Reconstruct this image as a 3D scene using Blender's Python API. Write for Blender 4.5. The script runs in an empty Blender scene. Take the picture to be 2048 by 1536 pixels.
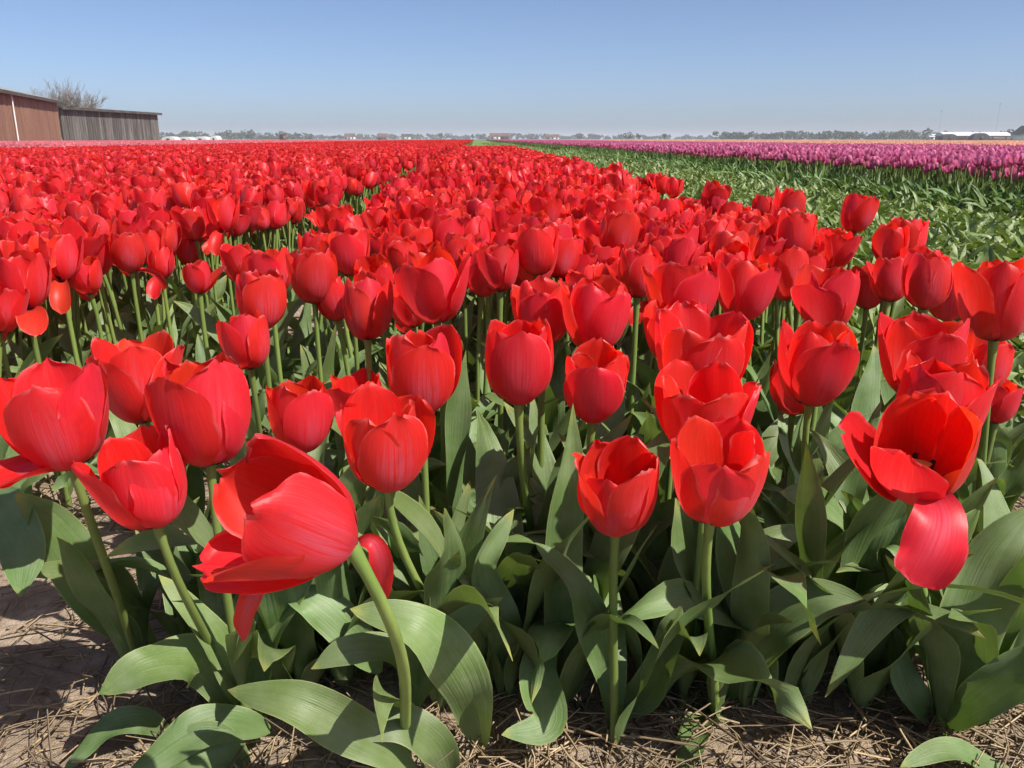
import bpy, math, random
import numpy as np
from mathutils import Vector, Matrix

# ------------------------------------------------------------------ camera, sky, sun
sc = bpy.context.scene
R = math.radians
cam_data = bpy.data.cameras.new('camera')
cam = bpy.data.objects.new('camera', cam_data)
sc.collection.objects.link(cam)
sc.camera = cam
cam.location = (0, 0, 0.66)
cam.rotation_euler = (R(90 - 16.08), 0, 0)
cam_data.sensor_width = 36
cam_data.lens = 36 * 1700 / 2048
cam_data.clip_start = 0.02
cam_data.clip_end = 20000
SUN_EL, SUN_AZ = 50, 122          # azimuth clockwise from the view direction
world = bpy.data.worlds.new('World'); sc.world = world; world.use_nodes = True
wn = world.node_tree.nodes; wl = world.node_tree.links
sky = wn.new('ShaderNodeTexSky'); sky.sky_type = 'NISHITA'; sky.sun_disc = False
sky.sun_elevation = R(SUN_EL); sky.sun_rotation = R(SUN_AZ)
sky.air_density = 0.5; sky.dust_density = 1.3; sky.ozone_density = 3.0; sky.altitude = 0
wn['Background'].inputs['Strength'].default_value = 0.108
wl.new(sky.outputs[0], wn['Background'].inputs[0])
sd = bpy.data.lights.new('sun', 'SUN'); sd.energy = 5.0; sd.angle = R(0.53); sd.color = (1, .95, .87)
sun = bpy.data.objects.new('sun', sd); sc.collection.objects.link(sun)
sv = Vector((math.cos(R(SUN_EL)) * math.sin(R(SUN_AZ)), math.cos(R(SUN_EL)) * math.cos(R(SUN_AZ)), math.sin(R(SUN_EL))))
sun.rotation_euler = sv.to_track_quat('Z', 'Y').to_euler()
sun.location = sv * 50
vs = sc.view_settings
vs.view_transform = 'Standard'; vs.look = 'None'; vs.exposure = 0.56; vs.gamma = 1; vs.use_curve_mapping = False
sc.render.engine = 'CYCLES'
cy = sc.cycles
cy.max_bounces = 4; cy.diffuse_bounces = 3; cy.glossy_bounces = 1; cy.transmission_bounces = 3
cy.transparent_max_bounces = 6; cy.volume_bounces = 0
cy.use_adaptive_sampling = True; cy.adaptive_threshold = 0.03
cy.caustics_reflective = False; cy.caustics_refractive = False
C = sc.collection
rng = np.random.default_rng(7)
random.seed(7)

# ------------------------------------------------------------------ helpers
def tag(o, label=None, cat=None, group=None, kind=None):
    if label: o['label'] = label
    if cat: o['category'] = cat
    if group: o['group'] = group
    if kind: o['kind'] = kind
    return o

def empty(name, loc=(0, 0, 0), rot=(0, 0, 0), scale=1.0):
    o = bpy.data.objects.new(name, None)
    o.empty_display_size = .02
    o.location = loc; o.rotation_euler = rot; o.scale = (scale,) * 3
    C.objects.link(o)
    return o

def mesh_from(name, V, F, mats, uv=None, mi=None, smooth=True, col=None):
    me = bpy.data.meshes.new(name)
    V = np.asarray(V, dtype=np.float32); 
    if isinstance(F, np.ndarray) and F.ndim == 2:
        n, k = F.shape
        me.vertices.add(len(V)); me.vertices.foreach_set('co', V.ravel())
        me.loops.add(n * k); me.loops.foreach_set('vertex_index', F.astype(np.int32).ravel())
        me.polygons.add(n)
        me.polygons.foreach_set('loop_start', np.arange(0, n * k, k, dtype=np.int32))
        me.polygons.foreach_set('loop_total', np.full(n, k, dtype=np.int32))
        me.update(calc_edges=True)
    else:
        me.from_pydata([tuple(v) for v in V], [], [tuple(f) for f in F])
    for m in (mats if isinstance(mats, (list, tuple)) else [mats]):
        me.materials.append(m)
    if uv is not None:
        lay = me.uv_layers.new(name='UVMap')
        vi = np.empty(len(me.loops), dtype=np.int32); me.loops.foreach_get('vertex_index', vi)
        lay.data.foreach_set('uv', np.asarray(uv, dtype=np.float32)[vi].ravel())
    if mi is not None:
        me.polygons.foreach_set('material_index', np.asarray(mi, dtype=np.int32))
    if col is not None:
        at = me.attributes.new('tone', 'FLOAT', 'POINT')
        at.data.foreach_set('value', np.asarray(col, dtype=np.float32))
    if smooth:
        me.polygons.foreach_set('use_smooth', np.ones(len(me.polygons), dtype=bool))
    me.update()
    return me

def obj(name, me, parent=None, loc=None):
    o = bpy.data.objects.new(name, me)
    C.objects.link(o)
    if parent is not None: o.parent = parent
    if loc is not None: o.location = loc
    return o

def grid_faces(nu, nv):
    i = np.arange(nu)[:, None] * (nv + 1) + np.arange(nv)[None, :]
    return np.stack([i, i + 1, i + nv + 2, i + nv + 1], -1).reshape(-1, 4)

def join_parts(parts):
    """parts: list of (V,F,UV,mat_index) -> merged arrays"""
    Vs, Fs, Us, Ms = [], [], [], []; n = 0
    for V, F, U, m in parts:
        Vs.append(V); Fs.append(F + n); Us.append(U); Ms.append(np.full(len(F), m)); n += len(V)
    return np.concatenate(Vs), np.concatenate(Fs), np.concatenate(Us), np.concatenate(Ms)

def box_vf(x0, x1, y0, y1, z0, z1):
    V = np.array([(x, y, z) for x in (x0, x1) for y in (y0, y1) for z in (z0, z1)], float)
    F = np.array([(0, 1, 3, 2), (4, 6, 7, 5), (0, 4, 5, 1), (2, 3, 7, 6), (0, 2, 6, 4), (1, 5, 7, 3)])
    return V, F

# ------------------------------------------------------------------ materials
def new_mat(name):
    m = bpy.data.materials.new(name); m.use_nodes = True
    nt = m.node_tree
    for n in list(nt.nodes): nt.nodes.remove(n)
    return m, nt, nt.nodes, nt.links

class G:
    """tiny node helper"""
    def __init__(s, nt): s.nt = nt; s.n = nt.nodes; s.l = nt.links
    def node(s, t, **kw):
        x = s.n.new(t)
        for k, v in kw.items(): setattr(x, k, v)
        return x
    def put(s, sock, v):
        if isinstance(v, bpy.types.NodeSocket): s.l.new(v, sock)
        elif v is not None: sock.default_value = v
    def math(s, op, a, b=None, c=None, clamp=False):
        x = s.node('ShaderNodeMath', operation=op, use_clamp=clamp)
        s.put(x.inputs[0], a); s.put(x.inputs[1], b)
        if c is not None: s.put(x.inputs[2], c)
        return x.outputs[0]
    def mix(s, f, a, b, mode='MIX'):
        x = s.node('ShaderNodeMix', data_type='RGBA', blend_type=mode)
        s.put(x.inputs[0], f); s.put(x.inputs[6], a); s.put(x.inputs[7], b)
        return x.outputs[2]
    def ramp(s, v, lo, hi, a=0.0, b=1.0):
        x = s.node('ShaderNodeMapRange', interpolation_type='SMOOTHSTEP')
        s.put(x.inputs[0], v); x.inputs[1].default_value = lo; x.inputs[2].default_value = hi
        x.inputs[3].default_value = a; x.inputs[4].default_value = b
        return x.outputs[0]
    def noise(s, vec, scale, detail=3, rough=.5, dim='3D'):
        x = s.node('ShaderNodeTexNoise', noise_dimensions=dim)
        s.put(x.inputs['Vector'], vec); x.inputs['Scale'].default_value = scale
        x.inputs['Detail'].default_value = detail; x.inputs['Roughness'].default_value = rough
        return x.outputs[0]
    def mapping(s, vec, scale):
        x = s.node('ShaderNodeMapping'); s.put(x.inputs[0], vec); x.inputs['Scale'].default_value = scale
        return x.outputs[0]
    def bump(s, h, strength, dist):
        x = s.node('ShaderNodeBump'); s.put(x.inputs['Height'], h)
        x.inputs['Strength'].default_value = strength; x.inputs['Distance'].default_value = dist
        return x.outputs[0]

def rgb(r, g, b): return (r, g, b, 1)

def petal_material(name, outer, inner, blush, rim, base_out, base_in, trans=.48, transcol=None):
    m, nt, n, l = new_mat(name); g = G(nt)
    uv = g.node('ShaderNodeUVMap').outputs[0]
    sep = g.node('ShaderNodeSeparateXYZ'); l.new(uv, sep.inputs[0])
    u, v = sep.outputs[0], sep.outputs[1]              # u along the petal, v -1..1 stored as 0..1
    av = g.math('ABSOLUTE', g.math('MULTIPLY_ADD', v, 2.0, -1.0))
    geo = g.node('ShaderNodeNewGeometry')
    oi = g.node('ShaderNodeObjectInfo')
    rnd = oi.outputs['Random']
    tc = g.node('ShaderNodeTexCoord').outputs['Object']
    comb = g.node('ShaderNodeCombineXYZ'); l.new(u, comb.inputs[0]); l.new(v, comb.inputs[1]); g.put(comb.inputs[2], g.math('MULTIPLY', rnd, 37.0))
    streak = g.noise(g.mapping(comb.outputs[0], (1.6, 26, 1)), 1.0, 4, .6)
    fine = g.noise(g.mapping(comb.outputs[0], (3, 110, 1)), 1.0, 2, .5)
    blotch = g.noise(tc, 38, 3, .55)
    # outside: natural blush plus painted pink sheen, along midrib and belly of the petal
    bl = g.math('MULTIPLY', g.ramp(av, .75, .05), g.ramp(u, .02, .3))
    bl = g.math('MULTIPLY', bl, g.ramp(u, 1.0, .45))
    bl = g.math('MULTIPLY', bl, g.ramp(g.math('ADD', g.math('MULTIPLY', streak, .75), g.math('MULTIPLY', fine, .25)), .32, .66))
    bl = g.math('MULTIPLY', bl, g.math('MULTIPLY_ADD', rnd, .7, .45), clamp=True)
    co = g.mix(bl, outer, blush)
    co = g.mix(g.ramp(u, .22, .02), co, base_out)
    ci = g.mix(g.ramp(streak, .3, .75, 0, .35), inner, outer)
    ci = g.mix(g.ramp(u, .17, .11), ci, base_in)
    col = g.mix(geo.outputs['Backfacing'], co, ci)
    col = g.mix(g.math('MULTIPLY', g.ramp(fine, .45, .75), .07), col, rim)                 # hair-fine pale veins
    col = g.mix(g.ramp(blotch, .55, .8, 0, .35), col, g.mix(1.0, col, rgb(.62, .5, .7), 'MULTIPLY'))
    spot = g.noise(tc, 300, 2, .6)
    col = g.mix(g.math('MULTIPLY', g.ramp(spot, .70, .76), .35), col, rgb(.30, .05, .05))     # small scuffs
    # pale rim along the upper edge: wear plus a painted edge highlight
    edge = g.math('MAXIMUM', g.ramp(av, .90, 1.0), g.ramp(u, .955, 1.0))
    edge = g.math('MULTIPLY', edge, g.ramp(u, .35, .7))
    edge = g.math('MULTIPLY', edge, g.ramp(blotch, .42, .66))
    col = g.mix(g.math('MULTIPLY', edge, .5), col, rim)
    hs = g.node('ShaderNodeHueSaturation')
    g.put(hs.inputs['Hue'], g.math('MULTIPLY_ADD', rnd, .009, .4955))
    g.put(hs.inputs['Value'], g.math('MULTIPLY_ADD', g.math('FRACT', g.math('MULTIPLY', rnd, 7.3)), .26, .88))
    g.put(hs.inputs['Color'], col); col = hs.outputs[0]
    col = g.mix(g.ramp(streak, .3, .75, 0, .15), col, g.mix(1.0, col, rgb(.55, .5, .6), 'MULTIPLY'))
    bp = g.bump(g.math('ADD', g.math('MULTIPLY', streak, 1.0), g.math('MULTIPLY', fine, .45)), (.20), .0010)
    p = g.node('ShaderNodeBsdfPrincipled')
    g.put(p.inputs['Base Color'], col); p.inputs['Roughness'].default_value = .43
    p.inputs['Specular IOR Level'].default_value = .45
    p.inputs['Sheen Weight'].default_value = .10; p.inputs['Sheen Roughness'].default_value = .4
    p.inputs['Sheen Tint'].default_value = rgb(1, .55, .6)
    g.put(p.inputs['Normal'], bp)
    t = g.node('ShaderNodeBsdfTranslucent')
    g.put(t.inputs[0], g.mix(1.0, col, transcol or rgb(1.25, .9, .6), 'MULTIPLY')); g.put(t.inputs['Normal'], bp)
    mx = g.node('ShaderNodeMixShader'); mx.inputs[0].default_value = trans
    l.new(p.outputs[0], mx.inputs[1]); l.new(t.outputs[0], mx.inputs[2])
    out = g.node('ShaderNodeOutputMaterial'); l.new(mx.outputs[0], out.inputs[0])
    return m

def leaf_material(name, c1, c2, edgec, trans=.22, rough=.42):
    m, nt, n, l = new_mat(name); g = G(nt)
    uv = g.node('ShaderNodeUVMap').outputs[0]
    sep = g.node('ShaderNodeSeparateXYZ'); l.new(uv, sep.inputs[0])
    u, v = sep.outputs[0], sep.outputs[1]
    av = g.math('ABSOLUTE', g.math('MULTIPLY_ADD', v, 2.0, -1.0))
    rnd = g.node('ShaderNodeObjectInfo').outputs['Random']
    tc = g.node('ShaderNodeTexCoord').outputs['Object']
    comb = g.node('ShaderNodeCombineXYZ'); l.new(u, comb.inputs[0]); l.new(v, comb.inputs[1]); g.put(comb.inputs[2], g.math('MULTIPLY', rnd, 31.0))
    vein = g.noise(g.mapping(comb.outputs[0], (1.2, 42, 1)), 1.0, 3, .6)
    vein2 = g.noise(g.mapping(comb.outputs[0], (1.0, 14, 1)), 1.0, 2, .5)
    big = g.noise(tc, 22, 3, .6)
    dust = g.noise(tc, 420, 2, .6)
    col = g.mix(g.ramp(big, .3, .7), c1, c2)
    col = g.mix(g.ramp(vein2, .35, .7, 0, .26), col, g.mix(1.0, col, rgb(.62, .72, .6), 'MULTIPLY'))
    col = g.mix(g.ramp(vein, .5, .75, 0, .18), col, g.mix(1.0, col, rgb(1.35, 1.3, 1.2), 'MULTIPLY'))
    # fine pale dust and scale on the waxy surface
    col = g.mix(g.ramp(dust, .64, .72, 0, .30), col, rgb(.33, .36, .27))
    col = g.mix(g.math('MULTIPLY', g.ramp(av, .93, 1.0), .55), col, edgec)
    col = g.mix(g.math('MULTIPLY', g.ramp(u, .9, 1.0), g.ramp(big, .35, .6)), col, rgb(.32, .33, .09))
    col = g.mix(g.ramp(u, .25, .0, 0, .6), col, rgb(.17, .24, .08))
    hs = g.node('ShaderNodeHueSaturation')
    g.put(hs.inputs['Hue'], g.math('MULTIPLY_ADD', rnd, .03, .485))
    g.put(hs.inputs['Value'], g.math('MULTIPLY_ADD', g.math('FRACT', g.math('MULTIPLY', rnd, 5.7)), .4, .8))
    g.put(hs.inputs['Color'], col); col = hs.outputs[0]
    bp = g.bump(g.math('ADD', g.math('MULTIPLY', vein, .7), vein2), .4, .002)
    p = g.node('ShaderNodeBsdfPrincipled')
    g.put(p.inputs['Base Color'], col)
    g.put(p.inputs['Roughness'], g.math('MULTIPLY_ADD', big, .25, rough - .1))
    p.inputs['Specular IOR Level'].default_value = .4
    g.put(p.inputs['Normal'], bp)
    t = g.node('ShaderNodeBsdfTranslucent')
    g.put(t.inputs[0], g.mix(1.0, col, rgb(1.15, 1.25, .45), 'MULTIPLY')); g.put(t.inputs['Normal'], bp)
    mx = g.node('ShaderNodeMixShader'); mx.inputs[0].default_value = trans
    l.new(p.outputs[0], mx.inputs[1]); l.new(t.outputs[0], mx.inputs[2])
    out = g.node('ShaderNodeOutputMaterial'); l.new(mx.outputs[0], out.inputs[0])
    return m

def plain_material(name, c1, c2, scale=6, rough=.8, stretch=(1, 1, 1), bump=.3, spec=.3, lo=.35, hi=.65, rand=.0, bdist=.01):
    m, nt, n, l = new_mat(name); g = G(nt)
    tc = g.node('ShaderNodeTexCoord').outputs['Object']
    nz = g.noise(g.mapping(tc, stretch), scale, 5, .6)
    col = g.mix(g.ramp(nz, lo, hi), c1, c2)
    if rand:
        rnd = g.node('ShaderNodeObjectInfo').outputs['Random']
        hs = g.node('ShaderNodeHueSaturation')
        g.put(hs.inputs['Value'], g.math('MULTIPLY_ADD', rnd, rand * 2, 1 - rand)); g.put(hs.inputs['Color'], col); col = hs.outputs[0]
    p = g.node('ShaderNodeBsdfPrincipled')
    g.put(p.inputs['Base Color'], col); p.inputs['Roughness'].default_value = rough
    p.inputs['Specular IOR Level'].default_value = spec
    if bump: g.put(p.inputs['Normal'], g.bump(nz, bump, bdist))
    out = g.node('ShaderNodeOutputMaterial'); l.new(p.outputs[0], out.inputs[0])
    return m

M = {}
M['red'] = petal_material('red_petal', rgb(.73, .021, .026), rgb(.79, .028, .016), rgb(.70, .125, .195), rgb(.84, .36, .36), rgb(.24, .012, .05), rgb(.03, .012, .02))
M['purple'] = petal_material('purple_petal', rgb(.68, .20, .35), rgb(.72, .25, .38), rgb(.62, .20, .38), rgb(.7, .35, .5), rgb(.30, .12, .22), rgb(.4, .3, .3), transcol=rgb(1.1, .8, 1))
M['pink'] = petal_material('pink_petal', rgb(.80, .25, .32), rgb(.82, .29, .34), rgb(.75, .25, .35), rgb(.85, .5, .5), rgb(.5, .2, .2), rgb(.5, .4, .2))
M['salmon'] = petal_material('salmon_petal', rgb(.84, .58, .48), rgb(.86, .62, .5), rgb(.82, .53, .5), rgb(.85, .6, .5), rgb(.6, .4, .2), rgb(.6, .5, .2))
M['leaf'] = leaf_material('tulip_leaf', rgb(.126, .200, .058), rgb(.185, .250, .112), rgb(.36, .40, .16))
M['leaf_pale'] = leaf_material('cut_tulip_leaf', rgb(.150, .215, .062), rgb(.215, .270, .095), rgb(.36, .40, .18), rough=.38)
M['leaf_dark'] = leaf_material('dark_tulip_leaf', rgb(.055, .125, .040), rgb(.085, .165, .055), rgb(.2, .28, .1))
M['leaf_green'] = leaf_material('green_tulip_leaf', rgb(.10, .18, .05), rgb(.15, .23, .075), rgb(.25, .32, .12))
M['stem'] = plain_material('tulip_stem', rgb(.13, .20, .045), rgb(.19, .25, .065), scale=25, rough=.45, stretch=(1, 1, .12), bump=.15, rand=.2, bdist=.002)
M['pistil'] = plain_material('pistil', rgb(.35, .38, .08), rgb(.45, .42, .12), scale=60, bump=.1)
M['anther'] = plain_material('anther', rgb(.015, .008, .015), rgb(.05, .03, .03), scale=90, bump=.2)

# ------------------------------------------------------------------ tulip geometry
def smooth_interp(x, xp, fp):
    """monotone-ish cubic through knots"""
    xp = np.asarray(xp, float); fp = np.asarray(fp, float)
    d = np.gradient(fp, xp)
    i = np.clip(np.searchsorted(xp, x) - 1, 0, len(xp) - 2)
    h = xp[i + 1] - xp[i]; t = (x - xp[i]) / h
    return (fp[i] * (1 + 2 * t) * (1 - t) ** 2 + h * d[i] * t * (1 - t) ** 2 + fp[i + 1] * t * t * (3 - 2 * t) + h * d[i + 1] * t * t * (t - 1))

TH_C = np.array([2, 30, 66, 88, 99, 104.0])      # closed cup: slope of the petal midline, degrees
TH_K = np.array([0, .13, .33, .6, .85, 1.0])

def petal_vf(S, phi, op, layer, r, wf=1.0, Lf=1.0, nu=14, nv=10, droop=0.0, ruffle=1.0):
    """one petal, base at the origin, cup axis +Z; op: 0 closed .. 1 wide open; droop: 0..1 hanging down outside"""
    u = np.linspace(0, 1, nu + 1); u = u + .10 * np.sin(np.pi * u) * u          # rows closer together near the rim
    th = TH_C - op * np.array([0, 6, 16, 28, 38, 46]) + (4 if layer else 0)
    if droop > 0:
        td = np.array([5, -5, -32, -62, -82, -86.0])
        th = th * (1 - droop) + td * droop
    th = np.radians(smooth_interp(u, TH_K, th))
    L = 1.22 * S * Lf
    du = L * np.diff(u)
    thm = .5 * (th[1:] + th[:-1])
    rr = .045 * S + (0 if layer else .012 * S) + np.concatenate([[0], np.cumsum(np.cos(thm) * du)])
    zz = np.concatenate([[0], np.cumsum(np.sin(thm) * du)]) + (.015 * S if layer else 0)
    w = np.where(u < .55, .2 + .8 * np.sin(np.pi / 2 * np.minimum(u / .55, 1)) ** .95,
                 np.maximum(1 - (np.maximum(u - .55, 0) / .4515) ** 3.3, (.04 if nu >= 13 else (.09 if nu >= 6 else .2))) ** .5)
    W = (.45 if not layer else .43) * S * wf * w
    v = np.linspace(-1, 1, nv + 1)
    U, Vv = np.meshgrid(u, v, indexing='ij')
    pa, pb, pc, pd = r.uniform(0, 6.28, 4)
    fr = r.uniform(.35, .8) * ruffle
    Wg = W[:, None] * (1 + .035 * fr * np.sin(U * 11 + pa) * np.abs(Vv) + .02 * fr * np.sin(U * 23 + pb) * np.abs(Vv))
    s = Vv * Wg
    rho = np.clip(rr * r.uniform(.95, 1.2), .26 * S, None)[:, None] * np.ones_like(U)
    if droop > 0: rho = rho * (1 - .6 * droop)
    a = np.clip(s / rho, -1.5, 1.5)
    tang = rho * np.sin(a); inw = rho * (1 - np.cos(a))
    inw = inw + S * fr * (.030 * np.sin(Vv * 4.2 + pc) * U ** 3 + .022 * Vv ** 2 * np.sin(U * 9 + pd + Vv) * U ** 1.5 - .03 * Vv ** 2 * U ** 4 * r.uniform(-1, 1.6))
    # ragged tip and a shallow groove along the midrib
    ext = U ** 7 * S * (.035 * np.cos(Vv * 1.5) + .026 * fr * np.sin(Vv * 5 + pa) + .012 * fr * np.sin(Vv * 11 + pb))
    inw = inw + .014 * S * np.exp(-(Vv / .16) ** 2) * np.sin(np.pi * np.clip(U, 0, 1)) ** .7
    ct, st = np.cos(th)[:, None], np.sin(th)[:, None]
    rad = rr[:, None] + ext * ct - inw * st
    z = zz[:, None] + ext * st + inw * ct
    c, sn = math.cos(phi), math.sin(phi)
    X = rad * c - tang * sn; Y = rad * sn + tang * c
    P = np.stack([X, Y, z], -1).reshape(-1, 3)
    return P, grid_faces(nu, nv), np.stack([U, (Vv + 1) / 2], -1).reshape(-1, 2)

def frame_from_axis(ax):
    ax = Vector(ax).normalized()
    return np.array(Vector((0, 0, 1)).rotation_difference(ax).to_matrix())

def stem_vf(P0, P1, axis, rad, seg=12, k=8):
    P0 = np.array(P0, float); P1 = np.array(P1, float); ax = np.array(Vector(axis).normalized())
    L = np.linalg.norm(P1 - P0)
    c1 = P0 + np.array([0, 0, 1]) * L * .33 * .6 + (P1 - P0) * .33 * .4
    c2 = P1 - ax * L * .3
    t = np.linspace(0, 1, seg + 1)[:, None]
    P = (1 - t) ** 3 * P0 + 3 * t * (1 - t) ** 2 * c1 + 3 * t * t * (1 - t) * c2 + t ** 3 * P1
    T = np.gradient(P, axis=0); T /= np.linalg.norm(T, axis=1)[:, None]
    a = np.cross(T, [0, 1, .01]); a /= np.linalg.norm(a, axis=1)[:, None]; b = np.cross(T, a)
    rr = rad * (1.08 - .22 * t[:, 0]); rr[-1] *= 1.35
    an = np.linspace(0, 2 * np.pi, k, endpoint=False)
    V = P[:, None] + rr[:, None, None] * (np.cos(an)[None, :, None] * a[:, None] + np.sin(an)[None, :, None] * b[:, None])
    i = np.arange(seg)[:, None] * k; j = np.arange(k)[None]
    F = np.stack([i + j, i + (j + 1) % k, i + k + (j + 1) % k, i + k + j], -1).reshape(-1, 4)
    UV = np.stack([np.repeat(t[:, 0], k), np.tile(an / 6.2832, seg + 1)], -1)
    return V.reshape(-1, 3), F, UV, P

def catmull(pts, n):
    p = np.asarray(pts, float)
    p = np.vstack([2 * p[0] - p[1], p, 2 * p[-1] - p[-2]])
    m = len(p) - 3
    out = []
    for q in np.linspace(0, m, n + 1):
        i = min(int(q), m - 1); t = q - i
        a, b, c, d = p[i:i + 4]
        out.append(.5 * ((2 * b) + (-a + c) * t + (2 * a - 5 * b + 4 * c - d) * t * t + (-a + 3 * b - 3 * c + d) * t ** 3))
    return np.array(out)

def ribbon_leaf(P, N0, width, r, nv=6, fold=.5, wave=.12, twist=0.0, wpeak=.42, clasp=1.0, blunt=False):
    """a tulip leaf along the midline points P; N0 = rough direction its upper side faces"""
    n = len(P) - 1
    u = np.linspace(0, 1, n + 1)
    T = np.gradient(P, axis=0); T /= np.linalg.norm(T, axis=1)[:, None] + 1e-9
    N = np.array(N0, float) - T * (T @ np.array(N0, float))[:, None]
    N /= np.linalg.norm(N, axis=1)[:, None] + 1e-9
    B = np.cross(T, N)
    tw = twist * (u - .2)
    N2 = N * np.cos(tw)[:, None] + B * np.sin(tw)[:, None]; B2 = np.cross(T, N2)
    pw = wpeak / (1 - wpeak)
    w = (u + .02) ** (.95 * pw) * (1 - u) ** .85; w = w / w.max()
    if blunt: w = np.sin(np.pi / 2 * np.minimum(u / .5, 1)) ** .7 * np.maximum(1 - (np.maximum(u - .6, 0) / .405) ** 5, .02) ** .5; w = np.maximum(w, .55 * np.exp(-u * 5))
    w = np.maximum(w, .26 * np.exp(-u * 9) * clasp); w[-1] = .015
    W = width * .5 * w
    v = np.linspace(-1, 1, nv + 1)
    U, Vv = np.meshgrid(u, v, indexing='ij')
    pa, pb, pc = r.uniform(0, 6.28, 3)
    Wg = W[:, None] * (1 + .05 * np.sin(U * 11 + pa + Vv))
    fa = fold * (1.9 * np.exp(-u * 5) * clasp + 1 - .55 * u)[:, None]              # channelled, tighter at the base
    a = np.clip(np.abs(Vv) * fa, 0, 1.5)
    side = np.sign(Vv) * Wg * np.sin(a) / np.maximum(fa, 1e-3)
    up = Wg * (1 - np.cos(a)) / np.maximum(fa, 1e-3)
    side = np.where(fa > .02, side, Vv * Wg)
    up = up + wave * width * np.abs(Vv) ** 1.6 * np.sin(U * r.uniform(8, 13) + pb + (Vv > 0) * pc) * np.sin(np.pi * U) ** .6
    up = up + .004 * width * np.sin(Vv * 18)
    V = P[:, None] + side[..., None] * B2[:, None] + up[..., None] * N2[:, None]
    return V.reshape(-1, 3), grid_faces(n, nv), np.stack([U, (Vv + 1) / 2], -1).reshape(-1, 2)

def leaf_curve(base, az, L, el0, bend, r, n=14):
    """midline that starts steep and arches outward; el0/bend in degrees"""
    u = np.linspace(0, 1, n + 1)
    el = np.radians(el0 - bend * u ** 1.5)
    azs = az + r.uniform(-.5, .5) * u ** 2
    d = np.stack([np.cos(el) * np.cos(azs), np.cos(el) * np.sin(azs), np.sin(el)], -1)
    P = np.array(base) + np.concatenate([[[0, 0, 0]], np.cumsum(.5 * (d[1:] + d[:-1]), 0) * L / n])
    low = P[:, 2] < .012
    P[low, 2] = .012 + .1 * (P[low, 2] - .012) * 0
    return P

def random_leaf(r, base, az, L=None, width=None, n=14, nv=6, el0=None, bend=None):
    L = L or r.uniform(.20, .30); width = width or r.uniform(.038, .066)
    el0 = el0 if el0 is not None else r.uniform(68, 86); bend = bend if bend is not None else r.choice([r.uniform(15, 50), r.uniform(50, 130)])
    P = leaf_curve(base, az, L, el0, bend, r, n)
    N0 = np.array([-math.cos(az), -math.sin(az), .35])
    return ribbon_leaf(P, N0, width, r, nv, fold=r.uniform(.35, .75), wave=r.uniform(.08, .26), twist=r.uniform(-1.3, 1.3), wpeak=r.uniform(.36, .48))

def head_petals(S, op, r, nu, nv, jitter=.18, droops=None, ruffle=1.0, phi0=None, ops=None, psc=None):
    out = []
    phi0 = r.uniform(0, 6.28) if phi0 is None else phi0
    for k in range(6):
        layer = 1 if k >= 3 else 0
        phi = phi0 + (k % 3) * 2.0944 + (1.0472 if layer else 0) + r.normal(0, .07)
        o = op + r.normal(0, jitter) + (.05 if not layer else -.03)
        if ops and k in ops: o = ops[k]
        d = (droops or {}).get(k, 0)
        out.append(petal_vf(S, phi, float(np.clip(o, -.1, 1.5)), layer, r, r.uniform(.94, 1.08) * (psc or {}).get(k, (1, 1))[0] * (1 - .42 * d), r.uniform(.93, 1.05) * (psc or {}).get(k, (1, 1))[1] * (1 - .2 * d), nu, nv, d, ruffle * (2.5 if psc and k in psc else 1)))
    return out

def pistil_vf(S):
    k = 9; V = []; 
    for z, q in ((0, .05), (.1, .07), (.3, .065), (.36, .06), (.40, .10), (.43, .085), (.44, .01)):
        for i in range(k):
            a = i * 6.2832 / k; lob = 1 + (.35 * math.cos(3 * a) if z > .35 else .1 * math.cos(3 * a))
            V.append((q * S * lob * math.cos(a), q * S * lob * math.sin(a), z * S))
    F = [(r_ * k + i, r_ * k + (i + 1) % k, (r_ + 1) * k + (i + 1) % k, (r_ + 1) * k + i) for r_ in range(6) for i in range(k)]
    return np.array(V), np.array(F)

def stamen_vf(S, phi):
    V = []; k = 5
    for z, q, rd in ((0, .010, .07), (.18, .010, .13), (.2, .03, .135), (.36, .03, .17), (.38, .006, .175)):
        for i in range(k):
            a = i * 6.2832 / k
            x = rd + q * math.cos(a); y = q * math.sin(a)
            V.append((S * (x * math.cos(phi) - y * math.sin(phi)), S * (x * math.sin(phi) + y * math.cos(phi)), z * S))
    F = [(r_ * k + i, r_ * k + (i + 1) % k, (r_ + 1) * k + (i + 1) % k, (r_ + 1) * k + i) for r_ in range(4) for i in range(k)]
    return np.array(V), np.array(F)

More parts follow.
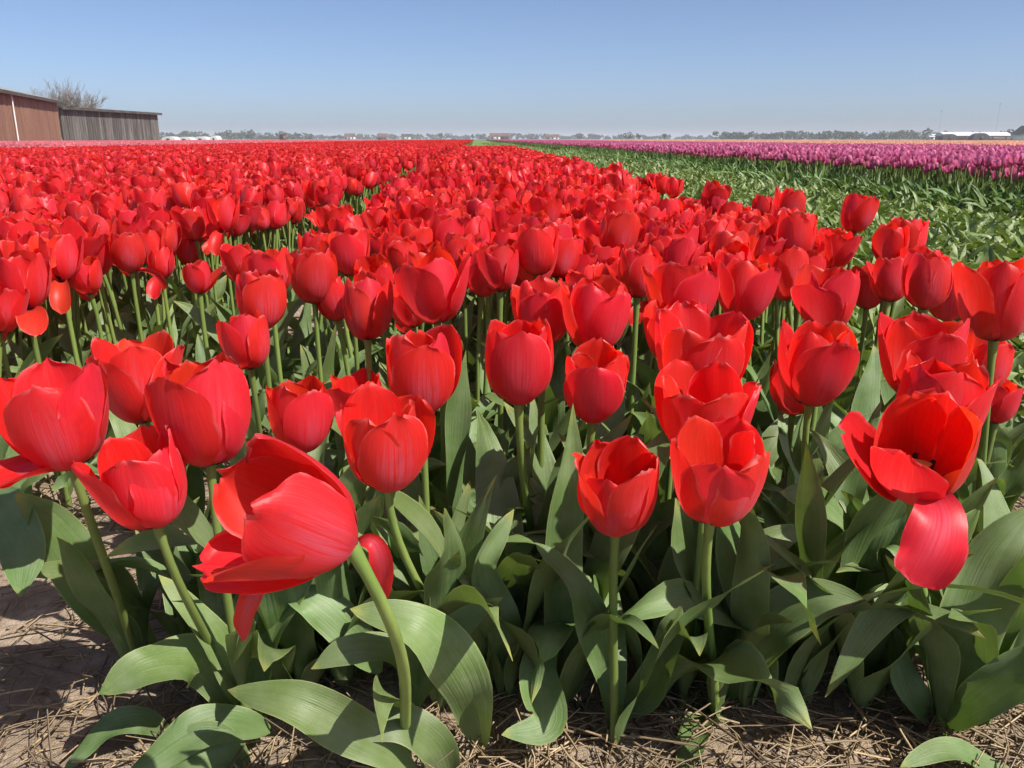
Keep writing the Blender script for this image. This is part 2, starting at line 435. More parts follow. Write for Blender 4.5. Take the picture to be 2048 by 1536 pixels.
def plant_parts(r, S, H, lean, axis, op, nu, nv, lu, lv, nleaf, sseg, sk, droops=None, jitter=.22, lscale=1.0):
    """whole plant at the origin as a list of (kind, V, F, UV)"""
    Rm = frame_from_axis(axis); ax = Rm[:, 2]
    top = np.array([lean[0], lean[1], H])
    out = []
    V, F, UV, P = stem_vf((0, 0, -.01), top, ax, r.uniform(.0042, .0055), sseg, sk)
    out.append(('stem', V, F, UV))
    lost = int(r.integers(0, 6)) if r.uniform() < .14 else -1          # some flowers have already lost a petal
    for k, (V, F, UV) in enumerate(head_petals(S, op, r, nu, nv, jitter, droops, r.uniform(.8, 2.0))):
        if k == lost: continue
        out.append(('petal', V @ Rm.T + top, F, UV))
    az = r.uniform(0, 6.28)
    for k in range(nleaf):
        az += 2.2 + r.uniform(-.5, .5)
        hb = [0, .02, .07, .12][k % 4] * r.uniform(.6, 1.2)
        i = min(int(hb / H * sseg), sseg - 1)
        b = P[i] * np.array([1, 1, 0]) + np.array([.004 * math.cos(az), .004 * math.sin(az), hb])
        V, F, UV = random_leaf(r, b, az, L=r.uniform(.25, .36) * (1 - .16 * (k % 4)) * lscale, width=r.uniform(.040, .066) * (1 - .12 * (k % 4)), n=lu, nv=lv, bend=r.uniform(8, 75) if r.uniform() < .75 else r.uniform(75, 130))
        out.append(('leaf', V, F, UV))
    return out

# ------------------------------------------------------------------ beds of the field (rows run towards the vanishing point)
ROW = -0.042                                   # lateral drift of the rows per metre ahead
def off(x, y): return x - ROW * y              # offset across the rows
MID_L, MID_R, MID_END = -.36, .86, 21.0
LEFT_R, RED_L = -.60, -8.6
GREEN_L, GREEN_R = .94, 3.75
PURPLE_L, PURPLE_R = 4.3, 14.2

# ------------------------------------------------------------------ ground
def nonuniform(lo, hi, core, n_core, n_far):
    a = np.linspace(-core, core, n_core)
    f = core + (np.geomspace(1, 1 + hi, n_far) - 1)[1:]
    b = -(core + (np.geomspace(1, 1 - lo, n_far) - 1)[1:])[::-1]
    return np.concatenate([b, a, f])
gx = nonuniform(-6000, 6000, 1.6, 150, 40); gy = nonuniform(-6000, 6000, 1.6, 150, 40) + 1.4
GX, GY = np.meshgrid(gx, gy, indexing='ij')
def fbm(x, y, seed=0):
    q = np.random.default_rng(seed); z = np.zeros_like(x)
    for k in range(26):
        f = 3 * 1.19 ** k; a = q.uniform(0, 6.28); z += np.sin(f * (x * math.cos(a) + y * math.sin(a)) + q.uniform(0, 6.28)) / f ** .85
    return z
near = np.exp(-((GX) ** 2 + (GY - 1.4) ** 2) / 4)
GZ = np.where(near > .02, .018 * fbm(GX, GY, 3) * near - .004 * near, 0)
gm = np.stack([GX, GY, GZ], -1).reshape(-1, 3)
def soil_material():
    m, nt, n, l = new_mat('soil'); g = G(nt)
    tc = g.node('ShaderNodeTexCoord').outputs['Object']
    a = g.noise(tc, 9, 5, .6); b = g.noise(tc, 70, 6, .65); c = g.noise(tc, 400, 3, .6)
    col = g.mix(g.ramp(a, .3, .7), rgb(.32, .24, .17), rgb(.46, .365, .275))
    col = g.mix(g.ramp(b, .35, .65, 0, .5), col, rgb(.19, .14, .10))
    col = g.mix(g.ramp(c, .62, .75, 0, .5), col, rgb(.36, .30, .24))
    p = g.node('ShaderNodeBsdfPrincipled'); g.put(p.inputs['Base Color'], col); p.inputs['Roughness'].default_value = .92
    p.inputs['Specular IOR Level'].default_value = .15
    h = g.math('ADD', g.math('MULTIPLY', b, 1.0), g.math('MULTIPLY', c, .4))
    g.put(p.inputs['Normal'], g.bump(h, .8, .012))
    out = g.node('ShaderNodeOutputMaterial'); l.new(p.outputs[0], out.inputs[0])
    return m
M['soil'] = soil_material()
ground = obj('ground', mesh_from('ground', gm, grid_faces(len(gx) - 1, len(gy) - 1), M['soil']))
tag(ground, 'brown sandy soil of the flower field', 'soil', kind='structure')

def flat_sheet(name, pts, z, mat, label, cat):
    o = obj(name, mesh_from(name, [(x, y, z) for x, y in pts], [tuple(range(len(pts)))], mat, smooth=False))
    tag(o, label, cat, kind='structure'); return o
M['grass'] = plain_material('grass', rgb(.09, .16, .035), rgb(.16, .23, .06), scale=.6, bump=.4)
M['farland'] = plain_material('farland', rgb(.10, .15, .05), rgb(.20, .17, .10), scale=.01, bump=0)
def strip(o0, o1, y0, y1):
    return [(o0 + ROW * y0, y0), (o1 + ROW * y0, y0), (o1 + ROW * y1, y1), (o0 + ROW * y1, y1)]
flat_sheet('grass_track', strip(MID_L - .1, 3.6, 25.2, 260), .10, M['grass'], 'light green grass track beyond the end of the middle red bed', 'grass')
flat_sheet('farmland', [(-3000, 330), (3000, 330), (3000, 5000), (-3000, 5000)], .03, M['farland'], 'far flat farmland along the horizon', 'farmland')

# ------------------------------------------------------------------ tables (surveyed positions, metres)
HEROES = {'A': {'head': (-0.4329, 0.7822, 0.3493),
       'base': (-0.469, 0.9278),
       'S': 0.094,
       'axis': (-0.119, -0.05, 0.992),
       'px': 195,
       'op': 0.42,
       'seed': 1000,
       'label': 'open red tulip at the left picture edge with one petal drooping to the left',
       'droop': {1: 0.0, 2: 0.0, 5: 0.55},
       'phi': -1.2200000000000002,
       'ops': {0: 0.25, 1: 0.45, 4: 0.6, 3: 0.5},
       'nleaf': 1},
 'B': {'head': (-0.4279, 0.9391, 0.343),
       'base': (-0.4279, 0.9691),
       'S': 0.092,
       'axis': (-0.05, 0.05, 0.998),
       'px': 160,
       'op': 0.42,
       'seed': 1001,
       'label': 'spread red tulip half hidden behind the largest round tulip on the left',
       'phi': -2.12,
       'ops': {0: 0.45, 3: 0.3},
       'nleaf': 3},
 'C': {'head': (-0.2997, 0.7897, 0.3497),
       'base': (-0.2997, 0.8197),
       'S': 0.1,
       'axis': (0.02, 0.02, 1.0),
       'px': 205,
       'op': 0.12,
       'seed': 1002,
       'label': 'largest round red tulip on the left, full cup turned to the viewer',
       'phi': -1.82,
       'nleaf': 3},
 'D': {'head': (-0.3342, 0.7331, 0.3103),
       'base': (-0.3388, 0.8831),
       'S': 0.082,
       'axis': (-0.099, -0.099, 0.99),
       'px': 178,
       'op': 0.35,
       'seed': 1003,
       'label': 'tattered red tulip with gaping petals just below the largest round tulip on the left',
       'ruffle': 1.3,
       'phi': -2.47,
       'ops': {0: 0.55, 1: 0.1, 2: 0.3, 3: 0.35},
       'nleaf': 1},
 'E': {'head': (-0.1166, 0.556, 0.3793),
       'base': (-0.1149, 0.7759),
       'S': 0.087,
       'axis': (-0.74, -0.34, 0.58),
       'px': 250,
       'op': 0.4,
       'seed': 1004,
       'label': 'biggest nodding red tulip in front, tilted left with one crumpled petal hanging by its stem',
       'ruffle': 1.9,
       'phi': -1.0,
       'ops': {0: 0.28, 1: 0.3, 2: 0.95, 4: 0.45, 5: 0.8},
       'skip': (3,),
       'stemaxis': (-0.42, -0.15, 1),
       'nleaf': 1,
       'srad': 0.0056},
 'F': {'head': (-0.2505, 0.9554, 0.3009),
       'base': (-0.2505, 0.9854),
       'S': 0.078,
       'axis': (0.0, 0.0, 1.0),
       'px': 132,
       'op': 0.22,
       'seed': 1005,
       'label': 'small red tulip peeping over the biggest nodding tulip',
       'phi': -0.8700000000000001,
       'nleaf': 3},
 'G': {'head': (-0.1271, 0.8066, 0.317),
       'base': (-0.0484, 0.8928),
       'S': 0.09,
       'axis': (0.02, -0.099, 0.995),
       'px': 180,
       'op': 0.22,
       'seed': 1006,
       'label': 'ragged edged red tulip right of the biggest nodding one, petals parted at the top',
       'ruffle': 1.4,
       'phi': -1.02,
       'ops': {0: 0.12, 5: 0.35, 2: 0.3},
       'nleaf': 2},
 'H': {'head': (-0.1014, 0.9171, 0.3611),
       'base': (-0.1014, 0.9471),
       'S': 0.088,
       'axis': (0.0, -0.05, 0.999),
       'px': 158,
       'op': 0.16,
       'seed': 1007,
       'label': 'tall red tulip directly behind the ragged edged tulip',
       'phi': -1.27,
       'nleaf': 3},
 'I': {'head': (-0.2171, 1.145, 0.2621),
       'base': (-0.2171, 1.175),
       'S': 0.074,
       'axis': (0.0, 0.0, 1.0),
       'px': 105,
       'op': 0.3,
       'seed': 1008,
       'label': 'red tulip squeezed on the left behind the ragged edged tulip',
       'phi': -1.87,
       'nleaf': 2},
 'J': {'head': (-0.3662, 1.1503, 0.3508),
       'base': (-0.4046, 1.2953),
       'S': 0.072,
       'axis': (-0.05, -0.05, 0.998),
       'px': 104,
       'op': 0.05,
       'seed': 1009,
       'label': 'small closed red tulip above the largest round tulip, standing alone',
       'phi': -2.3200000000000003,
       'nleaf': 3},
 'K': {'head': (-0.3626, 1.2143, 0.3932),
       'base': (-0.3626, 1.2443),
       'S': 0.078,
       'axis': (0.0, 0.0, 1.0),
       'px': 108,
       'op': 0.18,
       'seed': 1010,
       'label': 'red tulip right above the small closed tulip standing alone',
       'phi': -1.07,
       'nleaf': 3},
 'L': {'head': (-0.2049, 1.1766, 0.3868),
       'base': (-0.2049, 1.2066),
       'S': 0.08,
       'axis': (0.0, 0.0, 1.0),
       'px': 114,
       'op': -0.02,
       'seed': 1011,
       'label': 'tall closed red tulip with ribbed sides left of the one with a parted petal',
       'phi': -2.17,
       'nleaf': 3},
 'M': {'head': (-0.1041, 1.1623, 0.4137),
       'base': (-0.1041, 1.1923),
       'S': 0.092,
       'axis': (-0.08, -0.05, 0.996),
       'px': 134,
       'op': 0.18,
       'seed': 1012,
       'label': 'broad red tulip with its right petal parted and pale tips',
       'phi': -2.0700000000000003,
       'ops': {1: 0.5},
       'nleaf': 3},
 'N': {'head': (0.0079, 0.9319, 0.3688),
       'base': (0.0462, 1.0472),
       'S': 0.088,
       'axis': (0.0, -0.05, 0.999),
       'px': 156,
       'op': 0.1,
       'seed': 1013,
       'label': 'upright red tulip with a pale tipped front petal in the middle of the picture',
       'phi': -1.4200000000000002,
       'nleaf': 3},
 'O': {'head': (0.0934, 0.9396, 0.3449),
       'base': (0.0934, 0.9696),
       'S': 0.08,
       'axis': (0.03, -0.119, 0.992),
       'px': 140,
       'op': 0.14,
       'seed': 1014,
       'label': 'goblet shaped red tulip with open mouth just above the lone front tulip',
       'phi': -1.6700000000000002,
       'nleaf': 3},
 'P': {'head': (0.1014, 0.7602, 0.2919),
       'base': (0.1147, 0.8042),
       'S': 0.08,
       'axis': (0.0, -0.215, 0.977),
       'px': 168,
       'op': 0.15,
       'seed': 1015,
       'label': 'lone red tulip in the middle of the front row on a straight bare stem',
       'phi': -2.02,
       'ops': {0: 0.1, 3: 0.25},
       'nleaf': 1},
 'Q': {'head': (0.1043, 1.0513, 0.4006),
       'base': (0.1043, 1.0813),
       'S': 0.084,
       'axis': (0.02, -0.05, 0.999),
       'px': 134,
       'op': 0.16,
       'seed': 1016,
       'label': 'red tulip with a bright pointed petal right behind the goblet shaped one',
       'phi': -1.02,
       'nleaf': 3},
 'R': {'head': (0.0407, 1.116, 0.3916),
       'base': (0.0407, 1.146),
       'S': 0.08,
       'axis': (0.0, 0.0, 1.0),
       'px': 120,
       'op': 0.25,
       'seed': 1017,
       'label': 'red tulip tucked behind the upright one with the pale tipped front petal',
       'ruffle': 1.4,
       'phi': -1.57,
       'nleaf': 2},
 'S': {'head': (0.1914, 0.7517, 0.3072),
       'base': (0.24, 0.8555),
       'S': 0.089,
       'axis': (0.03, -0.177, 0.984),
       'px': 190,
       'op': 0.3,
       'seed': 1018,
       'label': 'torn edged red tulip in the front row right of the lone one',
       'ruffle': 1.4,
       'phi': -0.9700000000000001,
       'ops': {0: 0.2, 2: 0.35, 5: 0.6},
       'nleaf': 1},
 'T': {'head': (0.2062, 0.8506, 0.3291),
       'base': (0.2062, 0.8806),
       'S': 0.092,
       'axis': (-0.099, -0.099, 0.99),
       'px': 176,
       'op': 0.3,
       'seed': 1019,
       'label': 'wide open red tulip leaning left just behind the torn edged one',
       'phi': -2.27,
       'nleaf': 2},
 'U': {'head': (0.2142, 0.9425, 0.3637),
       'base': (0.2142, 0.9725),
       'S': 0.098,
       'axis': (0.02, -0.05, 0.999),
       'px': 172,
       'op': 0.42,
       'seed': 1020,
       'label': 'wide frilled red tulip above the wide open one leaning left',
       'ruffle': 1.3,
       'phi': -1.37,
       'nleaf': 2},
 'V': {'head': (0.221, 1.1, 0.3643),
       'base': (0.221, 1.13),
       'S': 0.086,
       'axis': (0.0, 0.0, 1.0),
       'px': 130,
       'op': 0.2,
       'seed': 1021,
       'label': 'red tulip behind the wide frilled tulip',
       'phi': -1.9700000000000002,
       'nleaf': 2},
 'W': {'head': (0.3458, 0.9439, 0.3635),
       'base': (0.4242, 1.0717),
       'S': 0.088,
       'axis': (0.03, -0.06, 0.998),
       'px': 154,
       'op': 0.14,
       'seed': 1022,
       'label': 'round red tulip on a tall bare stem with a purplish blush, right of centre',
       'phi': -1.47,
       'nleaf': 3},
 'X': {'head': (0.4188, 1.208, 0.2643),
       'base': (0.4188, 1.238),
       'S': 0.074,
       'axis': (0.0, 0.0, 1.0),
       'px': 100,
       'op': 0.3,
       'seed': 1023,
       'label': 'red tulip hiding behind the round tulip on a tall bare stem',
       'phi': -2.17,
       'nleaf': 2},
 'Y': {'head': (0.4063, 0.797, 0.3197),
       'base': (0.4961, 0.8292),
       'S': 0.1,
       'axis': (-0.225, -0.531, 0.817),
       'px': 208,
       'op': 0.2,
       'seed': 1024,
       'label': 'big gaping red tulip on the right showing its centre, one petal hanging below',
       'ruffle': 1.6,
       'phi': -1.32,
       'ops': {1: 0.18, 2: 0.75, 4: 0.15, 5: 0.25, 3: 0.25},
       'skip': (0,),
       'pistil': True,
       'nleaf': 1,
       'srad': 0.0056},
 'Z': {'head': (0.4435, 0.8539, 0.3322),
       'base': (0.4435, 0.8839),
       'S': 0.1,
       'axis': (0.1, 0.0, 0.995),
       'px': 190,
       'op': 0.25,
       'seed': 1025,
       'label': 'red tulip pressed behind the big gaping tulip on the right',
       'phi': -0.67,
       'nleaf': 2},
 'AA': {'head': (0.4781, 0.9608, 0.3642),
        'base': (0.4781, 0.9908),
        'S': 0.092,
        'axis': (0.0, 0.0, 1.0),
        'px': 158,
        'op': 0.35,
        'seed': 1026,
        'label': 'broad red tulip second behind the big gaping tulip on the right',
        'phi': -1.77,
        'nleaf': 2},
 'AB': {'head': (0.6958, 1.2102, 0.3013),
        'base': (0.6958, 1.2402),
        'S': 0.072,
        'axis': (0.05, -0.03, 0.998),
        'px': 98,
        'op': 0.08,
        'seed': 1027,
        'label': 'slender pinkish red tulip right of the broad one behind the gaping tulip',
        'phi': -1.37,
        'nleaf': 3},
 'AC': {'head': (0.6052, 1.0415, 0.4171),
        'base': (0.6981, 1.1592),
        'S': 0.094,
        'axis': (-0.05, -0.02, 0.999),
        'px': 152,
        'op': 0.15,
        'seed': 1028,
        'label': 'large red tulip at the right picture edge on a tall bare stem',
        'phi': -0.9700000000000001,
        'nleaf': 2},
 'AD': {'head': (0.729, 1.2185, 0.2478),
        'base': (0.729, 1.2485),
        'S': 0.06,
        'axis': (0.0, 0.0, 1.0),
        'px': 80,
        'op': 0.1,
        'seed': 1029,
        'label': 'small low red tulip at the right edge under the slender pinkish one',
        'nleaf': 2},
 'AE': {'head': (0.3314, 1.2078, 0.4082),
        'base': (0.3314, 1.2378),
        'S': 0.08,
        'axis': (0.03, -0.06, 0.998),
        'px': 112,
        'op': 0.12,
        'seed': 1030,
        'label': 'goblet red tulip with lit right petal, left of the one with a jutting petal',
        'phi': -1.07,
        'nleaf': 3},
 'AF': {'head': (0.4448, 1.1858, 0.3957),
        'base': (0.4448, 1.2158),
        'S': 0.086,
        'axis': (0.0, 0.0, 1.0),
        'px': 122,
        'op': 0.2,
        'seed': 1031,
        'label': 'red tulip with one petal jutting out to the left, above the round tall stemmed one',
        'phi': -2.3200000000000003,
        'ops': {0: 0.95},
        'nleaf': 3},
 'AG': {'head': (0.6362, 1.2936, 0.4074),
        'base': (0.6362, 1.3236),
        'S': 0.078,
        'axis': (0.0, 0.0, 1.0),
        'px': 102,
        'op': 0.12,
        'seed': 1032,
        'label': 'rounded red tulip left of the large one at the right edge, near the green bed',
        'phi': -1.87,
        'nleaf': 3},
 'AH': {'head': (0.7172, 1.6215, 0.4274),
        'base': (0.7172, 1.6515),
        'S': 0.072,
        'axis': (0.0, 0.0, 1.0),
        'px': 76,
        'op': 0.02,
        'seed': 1033,
        'label': 'closed red tulip standing out against the green bed, lower of two',
        'phi': -2.0700000000000003,
        'nleaf': 2},
 'AI': {'head': (0.7273, 1.8276, 0.4673),
        'base': (0.7273, 1.8576),
        'S': 0.074,
        'axis': (0.0, 0.0, 1.0),
        'px': 70,
        'op': 0.04,
        'seed': 1034,
        'label': 'topmost red tulip standing out against the green bed on the right',
        'phi': -1.17,
        'nleaf': 2},
 'AJ': {'head': (0.6957, 1.6445, 0.3391),
        'base': (0.6957, 1.6745),
        'S': 0.076,
        'axis': (0.0, 0.0, 1.0),
        'px': 78,
        'op': 0.1,
        'seed': 1035,
        'label': 'red tulip between the one with a jutting petal and the rounded one',
        'nleaf': 2},
 'AK': {'head': (0.5266, 1.5351, 0.3866),
        'base': (0.5266, 1.5651),
        'S': 0.076,
        'axis': (0.0, 0.0, 1.0),
        'px': 84,
        'op': 0.3,
        'seed': 1036,
        'label': 'frilled red tulip behind the one with a jutting petal',
        'ruffle': 1.3,
        'nleaf': 2},
 'AL': {'head': (0.5293, 1.6001, 0.4424),
        'base': (0.5293, 1.6301),
        'S': 0.082,
        'axis': (0.0, 0.0, 1.0),
        'px': 88,
        'op': 0.1,
        'seed': 1037,
        'label': 'dark sided red tulip two rows behind the one with a jutting petal',
        'phi': -1.87,
        'nleaf': 2},
 'AM': {'head': (0.2377, 1.1732, 0.3972),
        'base': (0.2377, 1.2032),
        'S': 0.092,
        'axis': (0.0, 0.0, 1.0),
        'px': 132,
        'op': 0.3,
        'seed': 1038,
        'label': 'wide red tulip with a pinkish right petal left of the goblet shaped one',
        'phi': -1.07,
        'nleaf': 2},
 'AN': {'head': (0.2191, 1.4753, 0.3931),
        'base': (0.2191, 1.5053),
        'S': 0.08,
        'axis': (0.0, 0.0, 1.0),
        'px': 92,
        'op': 0.08,
        'seed': 1039,
        'label': 'tall red tulip behind the one with the bright pointed petal',
        'nleaf': 2},
 'AO': {'head': (-0.0207, 1.4618, 0.4056),
        'base': (-0.0207, 1.4918),
        'S': 0.074,
        'axis': (0.0, 0.0, 1.0),
        'px': 86,
        'op': 0.04,
        'seed': 1040,
        'label': 'closed dark red tulip right of the broad one with a parted petal',
        'phi': -2.37,
        'nleaf': 3},
 'AP': {'head': (0.0436, 1.4909, 0.4289),
        'base': (0.0436, 1.5209),
        'S': 0.082,
        'axis': (0.0, 0.0, 1.0),
        'px': 94,
        'op': 0.14,
        'seed': 1041,
        'label': 'red tulip above the closed dark red one in the middle bed',
        'phi': -1.77,
        'nleaf': 2},
 'AQ': {'head': (-0.0987, 1.7552, 0.3963),
        'base': (-0.0987, 1.7852),
        'S': 0.074,
        'axis': (0.0, 0.0, 1.0),
        'px': 72,
        'op': 0.15,
        'seed': 1042,
        'label': 'red tulip just behind the broad one with a parted petal',
        'nleaf': 2},
 'AR': {'head': (-0.2116, 1.7036, 0.3895),
        'base': (-0.2116, 1.7336),
        'S': 0.072,
        'axis': (-0.148, 0.0, 0.989),
        'px': 72,
        'op': 0.05,
        'seed': 1043,
        'label': 'purplish red tulip leaning left of the broad one with a parted petal',
        'phi': -2.37,
        'nleaf': 2},
 'AS': {'head': (-0.3343, 1.4233, 0.3916),
        'base': (-0.3343, 1.4533),
        'S': 0.084,
        'axis': (0.0, 0.0, 1.0),
        'px': 100,
        'op': 0.14,
        'seed': 1044,
        'label': 'pointed red tulip at the path edge left of the tall closed ribbed one',
        'phi': -0.9700000000000001,
        'nleaf': 3},
 'AT': {'head': (-0.451, 1.581, 0.3762),
        'base': (-0.451, 1.611),
        'S': 0.082,
        'axis': (0.0, 0.0, 1.0),
        'px': 88,
        'op': 0.2,
        'seed': 1045,
        'label': 'pinkish red tulip at the path edge behind the one above the small closed tulip',
        'phi': -1.57,
        'nleaf': 3},
 'AU': {'head': (-0.5906, 1.8466, 0.3567),
        'base': (-0.5906, 1.8766),
        'S': 0.076,
        'axis': (0.0, 0.0, 1.0),
        'px': 70,
        'op': 0.3,
        'seed': 1046,
        'label': 'leftmost red tulip of the middle bed at the path edge',
        'phi': -2.37,
        'nleaf': 2},
 'AV': {'head': (-0.3086, 1.6264, 0.4088), 'base': (-0.3086, 1.6564), 'S': 0.08, 'axis': (0.0, 0.0, 1.0), 'px': 84, 'op': 0.2, 'seed': 1047, 'label': 'red tulip behind the pointed one at the path edge', 'nleaf': 2},
 'AW': {'head': (-0.628, 1.6933, 0.3607),
        'base': (-0.628, 1.7233),
        'S': 0.06,
        'axis': (0.0, 0.0, 1.0),
        'px': 60,
        'op': 0.1,
        'seed': 1048,
        'label': 'small red tulip alone in the foot path with one petal curling to the right',
        'phi': -1.57,
        'ops': {1: 1.2},
        'nleaf': 3},
 'BA': {'head': (-0.7862, 1.7527, 0.3942),
        'base': (-0.7862, 1.7827),
        'S': 0.078,
        'axis': (0.0, 0.0, 1.0),
        'px': 76,
        'op': 0.15,
        'seed': 1049,
        'label': 'red tulip at the left bed edge with one narrow petal hanging, nearest the path',
        'droop': {1: 0.9},
        'phi': -1.17,
        'nleaf': 3},
 'BB': {'head': (-0.9566, 1.9563, 0.3597),
        'base': (-0.9566, 1.9863),
        'S': 0.078,
        'axis': (0.0, 0.0, 1.0),
        'px': 68,
        'op': 0.1,
        'seed': 1050,
        'label': 'red tulip at the left bed edge with a petal jutting forward below its cup',
        'droop': {0: 0.8},
        'phi': -1.37,
        'nleaf': 3},
 'BC': {'head': (-0.8639, 1.6251, 0.3964),
        'base': (-0.8639, 1.6551),
        'S': 0.082,
        'axis': (0.0, 0.0, 1.0),
        'px': 86,
        'op': 0.3,
        'seed': 1051,
        'label': 'dark red tulip at the left bed edge with a shrivelled petal hanging down',
        'droop': {0: 0.95},
        'phi': -1.37,
        'nleaf': 3},
 'BD': {'head': (-0.7988, 1.9363, 0.3536),
        'base': (-0.7988, 1.9663),
        'S': 0.066,
        'axis': (0.0, 0.0, 1.0),
        'px': 58,
        'op': 0.05,
        'seed': 1052,
        'label': 'small cup shaped red tulip at the left bed edge with a pale petal stub',
        'droop': {0: 0.9},
        'phi': -1.57,
        'nleaf': 3},
 'BE': {'head': (-0.8394, 1.4543, 0.3753),
        'base': (-0.8394, 1.4843),
        'S': 0.086,
        'axis': (0.0, 0.0, 1.0),
        'px': 100,
        'op': 0.2,
        'seed': 1053,
        'label': 'red tulip at the left picture edge above the open one, a petal folded down',
        'droop': {0: 0.75},
        'phi': -1.07,
        'nleaf': 3},
 'BF': {'head': (-0.7194, 2.1475, 0.4353),
        'base': (-0.7194, 2.1775),
        'S': 0.082,
        'axis': (0.0, 0.0, 1.0),
        'px': 66,
        'op': 0.2,
        'seed': 1054,
        'label': 'red tulip beyond the path with a heart shaped petal hanging under it',
        'droop': {0: 0.95},
        'phi': -1.57,
        'nleaf': 3},
 'BG': {'head': (-0.9606, 2.621, 0.3777),
        'base': (-0.9606, 2.651),
        'S': 0.076,
        'axis': (0.0, 0.0, 1.0),
        'px': 50,
        'op': 0.2,
        'seed': 1055,
        'label': 'red tulip with two drooping petals left of the one with a heart shaped petal',
        'droop': {0: 0.95},
        'phi': -1.37,
        'nleaf': 3},
 'BH': {'head': (-0.9632, 1.5628, 0.3029),
        'base': (-0.9632, 1.5928),
        'S': 0.084,
        'axis': (0.0, 0.0, 1.0),
        'px': 90,
        'op': 0.2,
        'seed': 1056,
        'label': 'red tulip cut off by the left picture edge above the open one',
        'nleaf': 3}}
